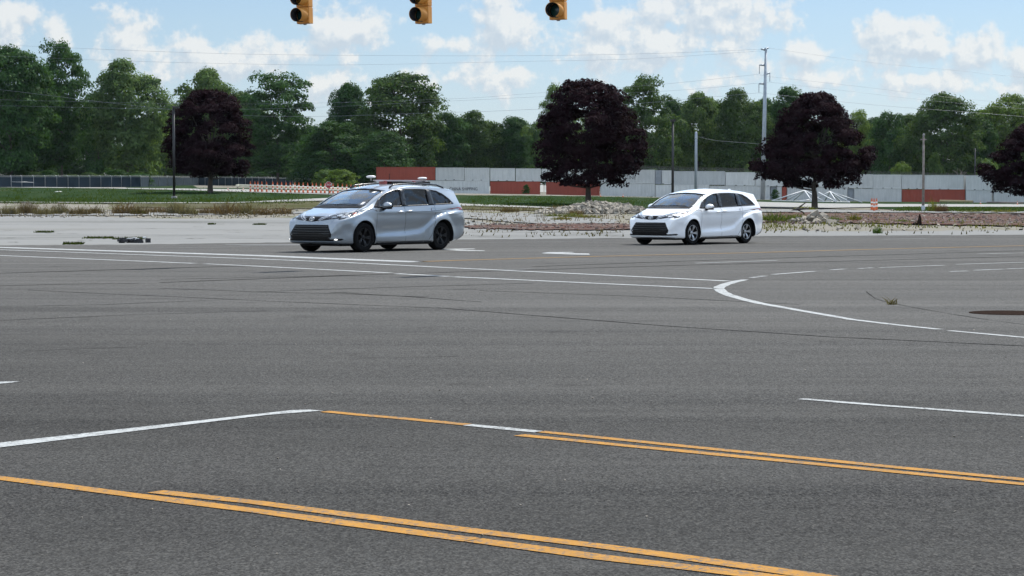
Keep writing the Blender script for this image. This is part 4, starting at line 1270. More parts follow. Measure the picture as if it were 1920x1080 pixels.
def rock_mat(name, cols):
    m, t, out = new_mat(name)
    geo = t.n('ShaderNodeNewGeometry'); b = t.n('ShaderNodeBsdfPrincipled')
    tc = t.n('ShaderNodeTexCoord')
    c = t.ramp(geo.outputs['Random Per Island'], [(i / (len(cols) - 1), cc) for i, cc in enumerate(cols)])
    t.l(t.mix(t.math('MULTIPLY', t.noise(tc.outputs['Object'], 6, 4), .5), c, (.12, .11, .10)), b.inputs['Base Color'])
    b.inputs['Roughness'].default_value = .95; t.l(b.outputs[0], out.inputs[0])
    return m
M_ROCK = rock_mat('concrete_rubble', [(.13, .115, .09), (.28, .25, .20), (.20, .175, .14), (.34, .31, .255), (.15, .135, .105)])
M_BRK = rock_mat('broken_brick', [(.055, .028, .023), (.080, .038, .031), (.072, .040, .034), (.065, .030, .025), (.15, .13, .115)])
pc = on_ground(1118, 176)
def pile(rng):
    while True:
        u, v = rng.uniform(-1, 1), rng.uniform(-1, 1)
        if u * u + v * v < 1: break
    hx = 4.7; e = math.sqrt(u * u + v * v)
    sk = 1.0 if u > -.2 else max(.25, 1 - (-.2 - u) * .9)
    z = .80 * (1 - e ** 2) * sk * rng.uniform(.75, 1.0)
    x, y = pc.x + u * hx, pc.y + v * 3.2
    return Vector((x, y, terrain(x, y) + z)), 1.0
mb = MB(); vs = [(pc.x, pc.y, terrain(pc.x, pc.y) + .68)]; n = 28
for ring, hh in ((.55, .46), (1.0, -.05)):
    for k in range(n):
        w = 2 * math.pi * k / n; x, y = pc.x + 4.7 * ring * math.cos(w), pc.y + 3.2 * ring * math.sin(w)
        vs.append((x, y, terrain(x, y) + hh * (1 if math.cos(w) > -.3 else .6)))
fs = [(0, 1 + k, 1 + (k + 1) % n) for k in range(n)] + [(1 + k, 1 + n + k, 1 + n + (k + 1) % n, 1 + (k + 1) % n) for k in range(n)]
mb.add(vs, fs, True); tag(mb.build('rubble_mound', M_SOIL), kind='structure')
rocks('rubble_pile', 1500, pile, M_ROCK, 21, .08, .26)
def band(x0, x1, y0, y1):
    def f(rng):
        p = thit(rng.uniform(x0, x1), rng.uniform(y0, y1)); return p + Vector((0, 0, .03)), 1.0
    return f
rocks('brick_rubble', 800, band(1430, 1980, 403, 420), M_BRK, 22, .04, .11)
rocks('brick_rubble', 250, band(880, 1185, 420, 432), M_BRK, 23, .03, .09)
rocks('concrete_chunks', 110, band(1425, 1980, 394, 434), M_ROCK, 24, .03, .12)
rocks('concrete_chunks', 260, band(-20, 560, 394, 408), M_ROCK, 25, .03, .12)
rocks('concrete_chunks', 120, band(870, 1180, 402, 424), M_ROCK, 26, .03, .11)
def loose(rng):
    p = ground(rng.uniform(-50, 1970), 500 + 560 * rng.random() ** 1.3); return p + Vector((0, 0, .004)), 1.0
rocks('gravel_bits', 80, loose, M_ROCK, 31, .003, .007)
q = thit(1526, 418)
def heap(rng):
    u, v = rng.gauss(0, .55), rng.gauss(0, .8); z = .5 * math.exp(-(u * u * 1.5 + v * v))
    return Vector((q.x + u * 1.1, q.y + v, terrain(q.x, q.y) + z * rng.uniform(.5, 1))), 1.0
rocks('concrete_chunks', 60, heap, M_ROCK, 27, .06, .22)
M_DWOOD = pmat('dark_dead_wood', (.035, .028, .024), .9, 0, .2)
p = thit(1486, 396)
o = thing('broken_branch', 'dark broken branch lying on the ground left of the maple trunk by the white frames', 'branch', p)
s_ = ppm(p.y)
MB().tube([(0, 0, .05), (.4, .2, .18), (.7, .1, .42), (1.25, 0, .82)], [.09, .085, .07, .035], 7).tube([(.25, .1, .1), (.7, -.2, .2), (1.4, -.3, .22)], [.09, .09, .06], 7).build('branch_wood', M_DWOOD, o)
p = thit(1721, 422)
o = thing('scrap_metal_plate', 'rusty upright scrap metal plate sticking out of the brick strip', 'scrap metal', p)
MB().prism([(-.12, 0), (.32, 0), (.26, .55), (.17, .78), (.10, .83), (.02, .45)], -.02, .02, Matrix.Rotation(R(90), 3, 'X')).build('plate', M_RUST, o)
MB().box((-.22, 0, .07), (.28, .2, .18), rz=.4).build('foot_block', M_RUST, o); o.scale = (.62, .62, .66)
p = thit(1503, 403)
o = thing('scrap_metal_bar', 'small dark scrap bar leaning in the weeds behind the white van', 'scrap metal', p)
MB().tube([(-.25, 0, .35), (.1, 0, .2), (.25, 0, .0)], .05, 6).build('bar', M_RUST, o)
p = thit(1912, 404.5)
o = thing('wood_plank', 'dark plank lying on the pale slab at the right edge', 'plank', p)
MB().box((0, 0, .06), (1.3, .25, .10), rz=.1).build('plank_wood', M_DWOOD, o)
p = thit(110, 360)
o = thing('white_sheet', 'small white sheet lying on the left grass bank', 'litter', p)
MB().lathe([(.001, .07), (.2, .08), (.42, .03), (.40, .0)], 9).build('sheet', M_WHITEB, o)
# junk and grass on the concrete
p = ground(252, 455)
M_JUNK = pmat('black_scrap', (.02, .02, .023), .7, 0, .2)
o = thing('debris_pile', 'small heap of black and white debris at the near edge of the concrete lot', 'debris', p)
mb = MB(); r6 = random.Random(8)
for i in range(16): mb.box((r6.uniform(-.42, .25), r6.uniform(-.3, .3), r6.uniform(.03, .12)), (r6.uniform(.08, .22), r6.uniform(.08, .25), r6.uniform(.04, .12)), r6.uniform(0, 3))
mb.box((.42, 0, .07), (.14, .2, .13), .3); mb.build('black_scrap', M_JUNK, o)
mb = MB()
for i in range(5): mb.box((r6.uniform(-.25, .3), r6.uniform(-.3, .3), r6.uniform(.08, .16)), (.10, .10, .05), r6.uniform(0, 3))
mb.build('white_scrap', M_WHITEB, o)
for px, py, w in ((186, 447, 1.0), (243, 448.5, 1.05), (138, 458, .6), (397, 421, .3), (487, 421.5, .6), (82, 436, .7)):
    p = ground(px, py)
    rg = np.random.default_rng(px); mb = MB()
    for i in range(150):
        x, y = rg.uniform(-w / 2, w / 2) , rg.normal() * .25
        x *= .95; h_ = .08 * rg.uniform(.5, 1.3); mb.add([(x - .02, y, 0), (x + .02, y, 0), (x + rg.normal() * .04, y + rg.normal() * .04, h_)], [(0, 1, 2)])
    o = mb.build('grass_tuft', M_WEED, None, p); o.color = (.30, .38, .26, 1)
    tag(o, kind='stuff')
# cracks and stains in the lot
rk = random.Random(17)
mb = MB()
for i in range(46):
    px = rk.choice([rk.uniform(-60, 540), rk.uniform(880, 1180)])
    lo = lerp_table([(0, 411), (545, 411), (880, 427), (1180, 433)], px); hi = lerp_table([(0, 457), (545, 452), (880, 447), (1180, 443)], px)
    py = rk.uniform(lo, hi); L = rk.uniform(15, 70); sl = rk.uniform(-.02, .02)
    prev = None
    for k in range(8):
        g0 = ground(px + L * k / 8, py + sl * L * k / 8 + rk.uniform(-.3, .3)); w = rk.uniform(.05, .16)
        z = .006
        if prev is not None:
            a_, wa = prev
            mb.add([(a_.x, a_.y - wa, z), (g0.x, g0.y - w, z), (g0.x, g0.y + w, z), (a_.x, a_.y + wa, z)], [(0, 1, 2, 3)])
        prev = (g0, w)
for J in ([(255, 428.3), (330, 428.8), (400, 430.2), (545, 432.5)], [(0, 447.5), (60, 446), (200, 443.5), (420, 440)], [(60, 418), (300, 416), (540, 419)], [(-60, 434), (180, 431), (255, 428.5)], [(420, 446), (545, 448)], [(880, 436), (1000, 434.5), (1170, 438)], [(900, 443), (1160, 441.5)], [(0, 411), (250, 413.5), (420, 421)]):
    L_ = [ground(a, b) for a, b in J]
    for a, b in zip(L_, L_[1:]):
        n_ = 12
        for k in range(n_):
            u, v = a.lerp(b, k / n_), a.lerp(b, (k + 1) / n_); w, w2 = rk.uniform(.04, .13), rk.uniform(.04, .13)
            mb.add([(u.x, u.y - w, .006), (v.x, v.y - w2, .006), (v.x, v.y + w2, .006), (u.x, u.y + w, .006)], [(0, 1, 2, 3)])
cr = mb.build('lot_cracks', pmat('crack_dirt', (.085, .08, .065), .95, 0, .2)); tag(cr, kind='structure')

# ------------------------------------------------------------------ traffic signals on a span wire
M_SIG = pmat('signal_yellow_paint', (.60, .27, .045), .55, 0, .16, 3, (.50, .20, .035))
M_VISIN = pmat('visor_black_inside', (.010, .010, .014), .7, 0, .1)
def lens_mat(name, col):
    return pmat(name, col, .25, 0, .1, 30, spec=.6)
M_LR, M_LY, M_LG = lens_mat('unlit_red_lens', (.10, .012, .010)), lens_mat('unlit_amber_lens', (.12, .06, .01)), lens_mat('unlit_green_lens', (.008, .035, .030))
def signal(label, px, D, ybot, yaw, roll=0.0):
    sh = .355
    zb = at(px, ybot, D).z; x = (px - 960) / F * D
    o = thing('traffic_light', label, 'traffic light', (x, D, zb), 0, 'traffic lights on the span wire')
    o.rotation_euler = (0, R(roll), R(yaw))      # local -Y is the face
    W, dp = .315, .16
    for k, lm in enumerate((M_LG, M_LY, M_LR)):
        z0 = k * sh
        m = MB()
        m.box((0, 0, z0 + sh / 2), (W, dp, sh - .012)); m.box((0, .0, z0 + sh - .004), (W * .94, dp * .9, .012))
        m.box((0, -dp / 2 - .008, z0 + sh / 2), (W * .96, .016, sh - .035))
        hs = m.build('housing', M_SIG, o)
        bv = hs.modifiers.new('b', 'BEVEL'); bv.width = .012; bv.segments = 2
        MB().lathe([(.001, .03), (.08, .022), (.14, .0), (.145, -.01)], 24, Matrix.Rotation(R(90), 3, 'X'), (0, -dp / 2 - .016, z0 + sh / 2)).build('lens', lm, o)
        # tunnel visor, open at the bottom, cut back towards the lower front
        n = 40; vs = []; r = .150; half = R(156)
        for i in range(n + 1):
            w = -half + 2 * half * i / n
            ln = .27 - .035 * (1 - math.cos(w)) * .5
            for rr_ in (r, r - .008):
                for yy in (0.0, ln):
                    vs.append((math.sin(w) * rr_, -dp / 2 - .014 - yy, z0 + sh / 2 + math.cos(w) * rr_))
        fo, fi = [], []
        for i in range(n):
            a, b = 4 * i, 4 * (i + 1)
            fo += [(a, a + 1, b + 1, b), (a + 1, a + 3, b + 3, b + 1)]; fi += [(a + 2, b + 2, b + 3, a + 3)]
        me = bpy.data.meshes.new('visor'); me.from_pydata(vs, [], fo + fi); me.update()
        vo = link('visor', me, M_SIG, o); me.materials.append(M_VISIN)
        for i, f in enumerate(me.polygons):
            f.material_index = 1 if i >= len(fo) else 0; f.use_smooth = True
    MB().lathe([(.001, -.018), (.035, -.018), (.035, 0)], 14).build('bottom_plug', M_GALV, o)
    MB().tube([(0, 0, 3 * sh), (0, 0, 3 * sh + .5)], .022, 8).box((0, 0, 3 * sh + .5), (.10, .06, .14)).build('hanger', M_GALV, o)
    return Vector((x, D, zb + 3 * sh + .5))
s1 = signal('yellow traffic light hanging at the left, farthest of the three', 573.5, 48.4, 45.2, -27, -1.6)
s2 = signal('yellow traffic light hanging in the middle of the three', 795, 46.6, 44.8, -27, -.8)
s3 = signal('yellow traffic light hanging at the right, nearest of the three', 1046.5, 44.0, 37.6, -20, -1.0)
d_ = (s3 - s1); d_.z = 0; d_.normalize()
e0, e1 = s1 - d_ * 17 + Vector((0, 0, .9)), s3 + d_ * 17 + Vector((0, 0, .9))
tag(MB().tube([e0, s1, s2, s3, e1], .012, 6).build('span_wire', M_GALV), 'steel span wire that carries the three traffic lights', 'span wire')
for e, lab in ((e0, 'wooden pole at the far end of the span wire'), (e1, 'wooden pole at the near end of the span wire')):
    po = thing('signal_pole', lab, 'pole', (e.x, e.y, 0)); MB().tube([(0, 0, -.2), (0, 0, e.z + .4)], [.17, .12], 10).build('pole', M_WOODP, po)
# ================================================================== MINIVANS
def pchip(tab):
    x = np.array([a for a, _ in tab], float); y = np.array([b for _, b in tab], float)
    h = np.diff(x); d = np.diff(y) / h
    m = np.zeros(len(x)); m[0] = d[0]; m[-1] = d[-1]
    for i in range(1, len(x) - 1):
        if d[i - 1] * d[i] > 0:
            w1, w2 = 2 * h[i] + h[i - 1], h[i] + 2 * h[i - 1]
            m[i] = (w1 + w2) / (w1 / d[i - 1] + w2 / d[i])
    def f(v):
        v = min(max(v, x[0]), x[-1]); i = min(int(np.searchsorted(x, v, side='right')) - 1, len(h) - 1)
        t = (v - x[i]) / h[i]
        return float((2 * t ** 3 - 3 * t ** 2 + 1) * y[i] + (t ** 3 - 2 * t ** 2 + t) * h[i] * m[i] + (-2 * t ** 3 + 3 * t ** 2) * y[i + 1] + (t ** 3 - t ** 2) * h[i] * m[i + 1])
    return f
V_ZT = pchip([(0, .52), (.008, .60), (.03, .69), (.06, .775), (.10, .85), (.15, .895), (.22, .93), (.35, .972), (.5, 1.01), (.75, 1.075), (.92, 1.12), (.97, 1.15), (1.2, 1.275), (1.5, 1.42), (1.8, 1.53), (2.05, 1.605),
              (2.25, 1.65), (2.5, 1.688), (2.8, 1.715), (3.1, 1.725), (3.5, 1.72), (4.0, 1.70), (4.4, 1.67), (4.7, 1.635), (4.82, 1.615), (4.86, 1.585), (4.89, 1.50), (4.96, 1.30), (5.02, 1.13), (5.06, 1.03), (5.11, .93), (5.145, .84), (5.16, .72), (5.17, .60)])
V_ZB = pchip([(0, .40), (.008, .33), (.03, .275), (.06, .245), (.1, .225), (.3, .20), (1.0, .19), (4.3, .20), (4.7, .25), (5.0, .33), (5.11, .38), (5.145, .42), (5.16, .46), (5.17, .50)])
V_W = pchip([(0, .60), (.008, .66), (.03, .72), (.06, .765), (.1, .805), (.2, .872), (.35, .922), (.6, .957), (1.0, .968), (2.0, .965), (3.0, .968), (3.6, .978), (4.0, .985), (4.5, .975), (4.8, .95), (5.0, .905), (5.1, .855), (5.145, .80), (5.16, .75), (5.17, .68)])
V_WR = pchip([(0, .40), (.1, .56), (.3, .67), (.6, .735), (.95, .795), (1.2, .805), (1.5, .79), (1.8, .77), (2.1, .748), (2.5, .735), (3.5, .728), (4.5, .69), (4.82, .66), (4.9, .67), (5.05, .71), (5.12, .70), (5.17, .45)])
V_DZ = pchip([(0, .02), (.1, .03), (.5, .04), (.92, .045), (1.0, .06), (1.2, .095), (1.6, .085), (2.05, .078), (3.5, .075), (4.5, .075), (4.85, .06), (5.0, .05), (5.17, .03)])
V_BELT = pchip([(0, .46), (.05, .66), (.1, .745), (.2, .83), (.35, .89), (.5, .925), (.8, .985), (1.0, 1.035), (1.3, 1.09), (2, 1.12), (3, 1.142), (4, 1.168), (4.6, 1.185), (4.85, 1.165), (5.0, 1.02), (5.08, .89), (5.17, .55)])
V_LEDGE = pchip([(1.2, .385), (1.6, .40), (2.6, .435), (3.05, .47), (3.25, .52), (3.45, .64), (3.62, .76), (3.8, .86), (4.05, .925), (4.4, .97), (4.8, 1.0), (5.17, 1.0)])
XO = 2.585
def sstep(a, b, v):
    t = min(max((v - a) / (b - a), 0.0), 1.0); return t * t * (3 - 2 * t)
def cr_curve(P, segs):
    out = []
    for i in range(len(P) - 1):
        a = P[i - 1] if i else P[i]; b, c = P[i], P[i + 1]; d = P[i + 2] if i + 2 < len(P) else P[i + 1]
        for k in range(segs[i]):
            u = k / segs[i]
            out.append(tuple(.5 * ((2 * b[j]) + (c[j] - a[j]) * u + (2 * a[j] - 5 * b[j] + 4 * c[j] - d[j]) * u * u + (3 * b[j] - a[j] - 3 * c[j] + d[j]) * u ** 3) for j in (0, 1)))
    out.append(tuple(P[-1])); return out
def van_side_offset(x, z, y):
    """small relief on the body side: sill ledge, rear haunch, wheel-arch lips"""
    o = 0.0
    if 1.2 < x:
        zl = V_LEDGE(x); amp = .012 + .046 * sstep(3.0, 3.8, x) - .042 * sstep(4.5, 5.0, x)
        lo = .014 + .026 * sstep(1.3, 2.4, x) if x < 3.3 else amp
        amp = max(amp, lo)
        o += amp * (1 - sstep(zl - .015, zl + .045, z)) * sstep(1.2, 1.5, x)
        o -= .016 * math.exp(-((z - zl - .12) / .10) ** 2) * sstep(1.35, 1.8, x) * (1 - sstep(3.2, 3.8, x))
        o += .012 * math.exp(-((z - 1.00) / .05) ** 2) * sstep(1.2, 1.6, x) * (1 - sstep(4.3, 4.8, x))
    for cx in (.95, 4.01):
        r = math.hypot(x - cx, z - .37)
        o += .020 * (1 - sstep(.43, .56, r))
    # front-bumper corner scoop below the lamps
    o -= .02 * math.exp(-((x - .33) / .16) ** 2 - ((z - .60) / .10) ** 2)
    return o
def van_body_mesh():
    xs_ = [0, .004, .012, .025, .042, .062, .085, .11, .14, .17, .2] + list(np.linspace(.24, 4.78, 118)) + [4.81, 4.835, 4.855, 4.87, 4.885, 4.905, 4.93, 4.96, 4.99, 5.02, 5.05, 5.08, 5.105, 5.125, 5.14, 5.15, 5.158, 5.165, 5.17]
    segs = [3, 2, 2, 3, 8, 8, 6, 5, 10, 3, 4, 5]
    rings = []
    for x in xs_:
        zt, zb, w, wr, dz = V_ZT(x), V_ZB(x), V_W(x), V_WR(x), V_DZ(x)
        zbelt = min(V_BELT(x), zt - dz - .085 if x < 1.1 or x > 4.9 else 9)
        zbelt = max(zbelt, zb + .03)
        hgt = zbelt - zb
        wr = min(wr, w - .06)
        P = [(0, zb), (w * .55, zb), (w * .84, zb + .004), (w * .945, zb + min(.03, hgt * .1)), (w * .972, zb + min(.12, hgt * .25)), (w * .978, zb + hgt * .42), (w * 1.0, zb + hgt * .66), (w * .992, zb + hgt * .86),
             (w * .962, zbelt), (wr + .05, max(zbelt + .01, zt - dz - .055)), (wr, max(zbelt + .02, zt - dz)), (wr * .62, zt - dz * .36), (0, zt)]
        c = cr_curve(P, segs)
        half = []
        for y, z in c:
            if y > .5 * w and z < zbelt + .05:
                y = y + van_side_offset(x, z, y) * sstep(.5 * w, .85 * w, y)
            half.append((y, z))
        ring = [(x - XO, -y, z) for y, z in half] + [(x - XO, y, z) for y, z in half[-2:0:-1]]
        rings.append(ring)
    mb = MB(); n = len(rings[0]); vs = [p for r in rings for p in r]; fs = []
    for i in range(len(rings) - 1):
        for k in range(n):
            k2 = (k + 1) % n
            fs.append((i * n + k, (i + 1) * n + k, (i + 1) * n + k2, i * n + k2))
    mb.add(vs, fs, True)
    m = (n + 2) // 2
    for base in (0, (len(rings) - 1) * n):       # end caps as strips between the two sides
        ff = []
        for k in range(m - 1):
            a, b = k, k + 1; a2, b2 = (n - k) % n, (n - k - 1) % n
            q = []
            for v in (a, b, b2, a2):
                if base + v not in q: q.append(base + v)
            if len(q) >= 3: ff.append(tuple(q if base else q[::-1]))
        mb.f += ff; mb.s += [True] * len(ff)
    me = mb.mesh('van_body')
    bm = bmesh.new(); bm.from_mesh(me); bmesh.ops.remove_doubles(bm, verts=bm.verts, dist=1e-5); bmesh.ops.recalc_face_normals(bm, faces=bm.faces)
    bm.to_mesh(me); bm.free()
    return me
def pip(p, poly):
    x, y = p; c = False; j = len(poly) - 1
    for i in range(len(poly)):
        xi, yi = poly[i]; xj, yj = poly[j]
        if (yi > y) != (yj > y) and x < (xj - xi) * (y - yi) / (yj - yi) + xi: c = not c
        j = i
    return c
def tri2d(poly, holes=(), step=.06):
    """triangulated polygon with interior points"""
    V = []; E = []
    def ring(pl):
        s0 = len(V)
        for i in range(len(pl)):
            a, b = Vector(pl[i]), Vector(pl[(i + 1) % len(pl)])
            n = max(1, int((b - a).length / step))
            for k in range(n): V.append(a.lerp(b, k / n))
        for i in range(s0, len(V)): E.append((i, i + 1 if i + 1 < len(V) else s0))
    ring(poly)
    for h in holes: ring(h)
    x0, x1 = min(p[0] for p in poly), max(p[0] for p in poly); y0, y1 = min(p[1] for p in poly), max(p[1] for p in poly)
    nb = len(V)
    x = x0 + step / 2
    while x < x1:
        y = y0 + step / 2
        while y < y1:
            if pip((x, y), poly) and not any(pip((x, y), h) for h in holes):
                if all((V[i] - Vector((x, y))).length > step * .45 for i in range(nb)): V.append(Vector((x, y)))
            y += step
        x += step
    r = delaunay_2d_cdt(V, E, [], 0, 1e-6)
    vv, ff = r[0], r[2]
    out = []
    for f in ff:
        c = sum((Vector(vv[i]) for i in f), Vector((0, 0))) / len(f)
        if pip(c, poly) and not any(pip(c, h) for h in holes): out.append(tuple(f))
    return vv, out
class Proj:
    """lays flat outlines on the body surface"""
    def __init__(self, me):
        bm = bmesh.new(); bm.from_mesh(me); self.t = BVHTree.FromBMesh(bm); bm.free()
    def cast(self, o, d):
        h = self.t.ray_cast(o, d)
        if h[0] is None:
            h = self.t.find_nearest(o + d * 3.0)
        return h[0], h[1]
    def lay(self, poly, frame, off=.004, holes=(), step=.06, mirror=False, thick=.012):
        """frame(u,v) -> origin, direction"""
        vv, ff = tri2d(poly, holes, step)
        top = []; low = []
        for p in vv:
            o, d = frame(p[0], p[1]); h, n = self.cast(o, d)
            if n.dot(d) > 0: n = -n
            top.append(h + n * off); low.append(h + n * (off - thick))
        mb = MB(); n = len(top)
        cnt = {}
        for f in ff:
            for i in range(len(f)):
                e = (f[i], f[(i + 1) % len(f)]); cnt[e] = 1
        sides = [(a, b) for (a, b) in cnt if (b, a) not in cnt]
        if thick > 0:
            mb.add(top + low, [f for f in ff], True)
            o0 = 0
            for a, b in sides: mb.f.append((b, a, a + n, b + n)); mb.s.append(False)
        else:
            mb.add(top, ff, True)
        # orient towards the viewer side
        if ff:
            f = ff[0]; nn = (top[f[1]] - top[f[0]]).cross(top[f[2]] - top[f[0]])
            o, d = frame(*vv[f[0]])
            if nn.dot(d) > 0: mb.f = [tuple(reversed(q)) for q in mb.f]
        if mirror:
            m2 = MB(); m2.v = [(x, -y, z) for x, y, z in mb.v]; m2.f = [tuple(reversed(q)) for q in mb.f]; m2.s = list(mb.s)
            return mb, m2
        return mb
SIDE = lambda u, v: (Vector((u - XO, -2, v)), Vector((0, 1, 0)))
FRONT = lambda u, v: (Vector((-4, u, v)), Vector((1, 0, 0)))
REAR = lambda u, v: (Vector((4, u, v)), Vector((-1, 0, 0)))
TOPV = lambda u, v: (Vector((u - XO, v, 4)), Vector((0, 0, -1)))

# where the silver van stands (used to carry outlines seen on it onto the body)
THS, SCS = R(53), 1.03
def van_matrix(px, yg, th, sc):
    D = F * HCAM / (yg - 365.0)
    a = Vector(((px - 960) / F * D, D, 0))
    loc = Vector(((0.95 - XO) * sc, -.955 * sc, 0)); rot = Matrix.Rotation(th, 3, 'Z')
    root = a - rot @ loc
    return Matrix.Translation(root) @ Matrix.Rotation(th, 4, 'Z') @ Matrix.Scale(sc, 4)
M_SV = van_matrix(683.4, 472.9, THS, SCS)
M_WV = van_matrix(1299.4, 459.3, R(52), .965)
_inv = M_SV.inverted(); _eye = _inv @ Vector((0, 0, HCAM))
def VIEW(px, py):
    """a sight line on the standing silver van in its own coordinates, py given downwards as negative"""
    d = (_inv.to_3x3() @ ray(px, -py)).normalized()
    return _eye, d
VIEW_LOCAL = lambda u, v: VIEW(u, v)

BODY0 = van_body_mesh()
PR = Proj(BODY0)
W_FRONT = [(1.60, 1.138), (1.70, 1.30), (1.86, 1.40), (2.04, 1.468), (2.34, 1.535), (2.555, 1.558), (2.46, 1.155)]
W_MID = [(2.63, 1.165), (2.75, 1.566), (3.63, 1.566), (3.53, 1.185)]
W_REAR = [(3.75, 1.195), (3.83, 1.552), (4.05, 1.522), (4.26, 1.44), (4.43, 1.325), (4.50, 1.22)]
DLO = [(1.34, 1.112), (1.46, 1.20), (1.62, 1.315), (1.80, 1.405), (2.01, 1.482), (2.33, 1.556), (2.62, 1.586), (3.3, 1.592), (3.76, 1.577), (4.07, 1.545), (4.30, 1.462), (4.48, 1.335), (4.575, 1.215), (4.545, 1.192), (3.8, 1.17), (2.9, 1.145), (2.0, 1.12), (1.5, 1.105)]
WSH = [(-.765, 1.175), (-.4, 1.19), (0, 1.195), (.4, 1.19), (.765, 1.175), (.665, 1.525), (.33, 1.565), (0, 1.575), (-.33, 1.565), (-.665, 1.525)]
WSH_O = [(-.80, 1.145), (-.4, 1.158), (0, 1.162), (.4, 1.158), (.80, 1.145), (.70, 1.545), (.33, 1.588), (0, 1.598), (-.33, 1.588), (-.70, 1.545)]
_sh = lambda P_: [(x - .07 * max(0, z - 1.15) / .43, z) for x, z in P_]
W_FRONT, W_MID, W_REAR, DLO = _sh(W_FRONT), _sh(W_MID), _sh(W_REAR), _sh(DLO)
RWIN = [(-.60, 1.24), (.60, 1.24), (.54, 1.50), (-.54, 1.50)]

def cut_body(paint, dark):
    me = BODY0.copy(); me.materials.clear(); me.materials.append(paint); me.materials.append(dark)
    body = bpy.data.objects.new('body', me); COL.objects.link(body)
    def cutter(mb, nm):
        m = mb.mesh(nm); bm = bmesh.new(); bm.from_mesh(m)
        bmesh.ops.recalc_face_normals(bm, faces=bm.faces)
        for f in bm.faces: f.material_index = 1; f.smooth = False
        bm.to_mesh(m); bm.free(); m.materials.append(paint); m.materials.append(dark)
        o = bpy.data.objects.new(nm, m); COL.objects.link(o); return o
    cs = []
    # cabin hollow
    bm = bmesh.new()
    for s in (-1, 1):
        for x, y, z in ((1.22, .80, .62), (4.70, .80, .62), (1.24, .80, 1.10), (4.74, .80, 1.12), (2.12, .655, 1.555), (4.46, .60, 1.57), (2.5, .62, 1.61), (4.2, .60, 1.61)):
            bm.verts.new((x - XO, s * y, z))
    bmesh.ops.convex_hull(bm, input=bm.verts)
    m = bpy.data.meshes.new('hull'); bm.to_mesh(m); bm.free()
    mb = MB(); mb.add([v.co[:] for v in m.vertices], [tuple(p.vertices) for p in m.polygons]); cs.append(cutter(mb, 'c_cabin'))
    mb = MB()
    for cx in (.95, 4.01):
        for s in (-1, 1):
            y0, y1 = (.60, 1.15) if s > 0 else (-1.15, -.60)
            n = 40; poly = [(.425 * math.cos(2 * math.pi * k / n), .425 * math.sin(2 * math.pi * k / n)) for k in range(n)]
            mb.prism(poly, -y1, -y0, Matrix.Rotation(R(90), 3, 'X'), (cx - XO, 0, .375))
    cs.append(cutter(mb, 'c_arch'))
    mb = MB()
    for w in (W_FRONT, W_MID, W_REAR):
        for a, b in ((.35, 1.2), (-1.2, -.35)):
            mb.prism(w, -b, -a, Matrix.Rotation(R(90), 3, 'X'), (-XO, 0, 0))
    cs.append(cutter(mb, 'c_side'))
    MXF = Matrix(((0, 0, 1), (1, 0, 0), (0, 1, 0)))
    mb = MB(); mb.prism(WSH, .85, 2.2, MXF, (-XO, 0, 0)); cs.append(cutter(mb, 'c_front'))
    mb = MB(); mb.prism(RWIN, 4.6, 5.3, MXF, (-XO, 0, 0)); cs.append(cutter(mb, 'c_rear'))
    for c in cs:
        md = body.modifiers.new('b', 'BOOLEAN'); md.operation = 'DIFFERENCE'; md.solver = 'MANIFOLD'; md.object = c
    dg = bpy.context.evaluated_depsgraph_get()
    out = bpy.data.meshes.new_from_object(body.evaluated_get(dg))
    for c in cs: bpy.data.objects.remove(c)
    bpy.data.objects.remove(body)
    for p in out.polygons: p.use_smooth = True
    out.set_sharp_from_angle(angle=R(38))
    return out

M_VBLACK = pmat('black_gloss_trim', (.006, .006, .007), .25, 0, 0, spec=.35)
M_VMATTE = pmat('black_matte_trim', (.009, .009, .010), .6, 0, .1, 10, spec=.15)
M_VINT = pmat('dark_interior', (.030, .030, .032), .85, 0, .1)
M_SEAT = pmat('grey_seat_cloth', (.13, .125, .12), .9, 0, .15, 20)
M_CHROME = pmat('chrome', (.66, .67, .69), .22, 1.0, 0)
M_TYRE = pmat('tyre_rubber', (.008, .008, .0085), .85, 0, .2, 6, spec=.1)
M_LAMPB = pmat('lamp_housing', (.018, .020, .024), .2, 0, .3, 30, (.05, .055, .065), spec=.4)
M_LAMPC = pmat('lamp_reflector', (.55, .57, .60), .15, .5, .3, 40, (.25, .26, .28), coat=.6)
M_AMBER = pmat('side_marker_lens', (.30, .07, .05), .2, 0, .1, coat=.5)
M_TAIL = pmat('tail_lamp_red', (.20, .012, .014), .15, 0, .2, 12, coat=.6)
M_FOGON = pmat('lit_fog_lamp', (1.0, .98, .94), .3, 0, 0, emit=.55)
def glass_mat(name, tint, mult=1.5):
    m, t, out = new_mat(name)
    tr = t.n('ShaderNodeBsdfTransparent'); tr.inputs[0].default_value = (*tint, 1)
    gl = t.n('ShaderNodeBsdfGlossy'); gl.inputs['Roughness'].default_value = .015; gl.inputs[0].default_value = (1, 1, 1, 1)
    fr = t.n('ShaderNodeFresnel'); fr.inputs[0].default_value = 1.55
    ms = t.n('ShaderNodeMixShader'); t.l(t.math('MULTIPLY_ADD', fr.outputs[0], mult, .02, True), ms.inputs[0])
    t.l(tr.outputs[0], ms.inputs[1]); t.l(gl.outputs[0], ms.inputs[2]); t.l(ms.outputs[0], out.inputs[0]); return m
M_GL_CLEAR = glass_mat('clear_glass', (.62, .72, .74)); M_GL_DARK = glass_mat('tinted_glass', (.05, .05, .055), .38); M_GL_SIDE = glass_mat('side_glass', (.55, .63, .64), .5)
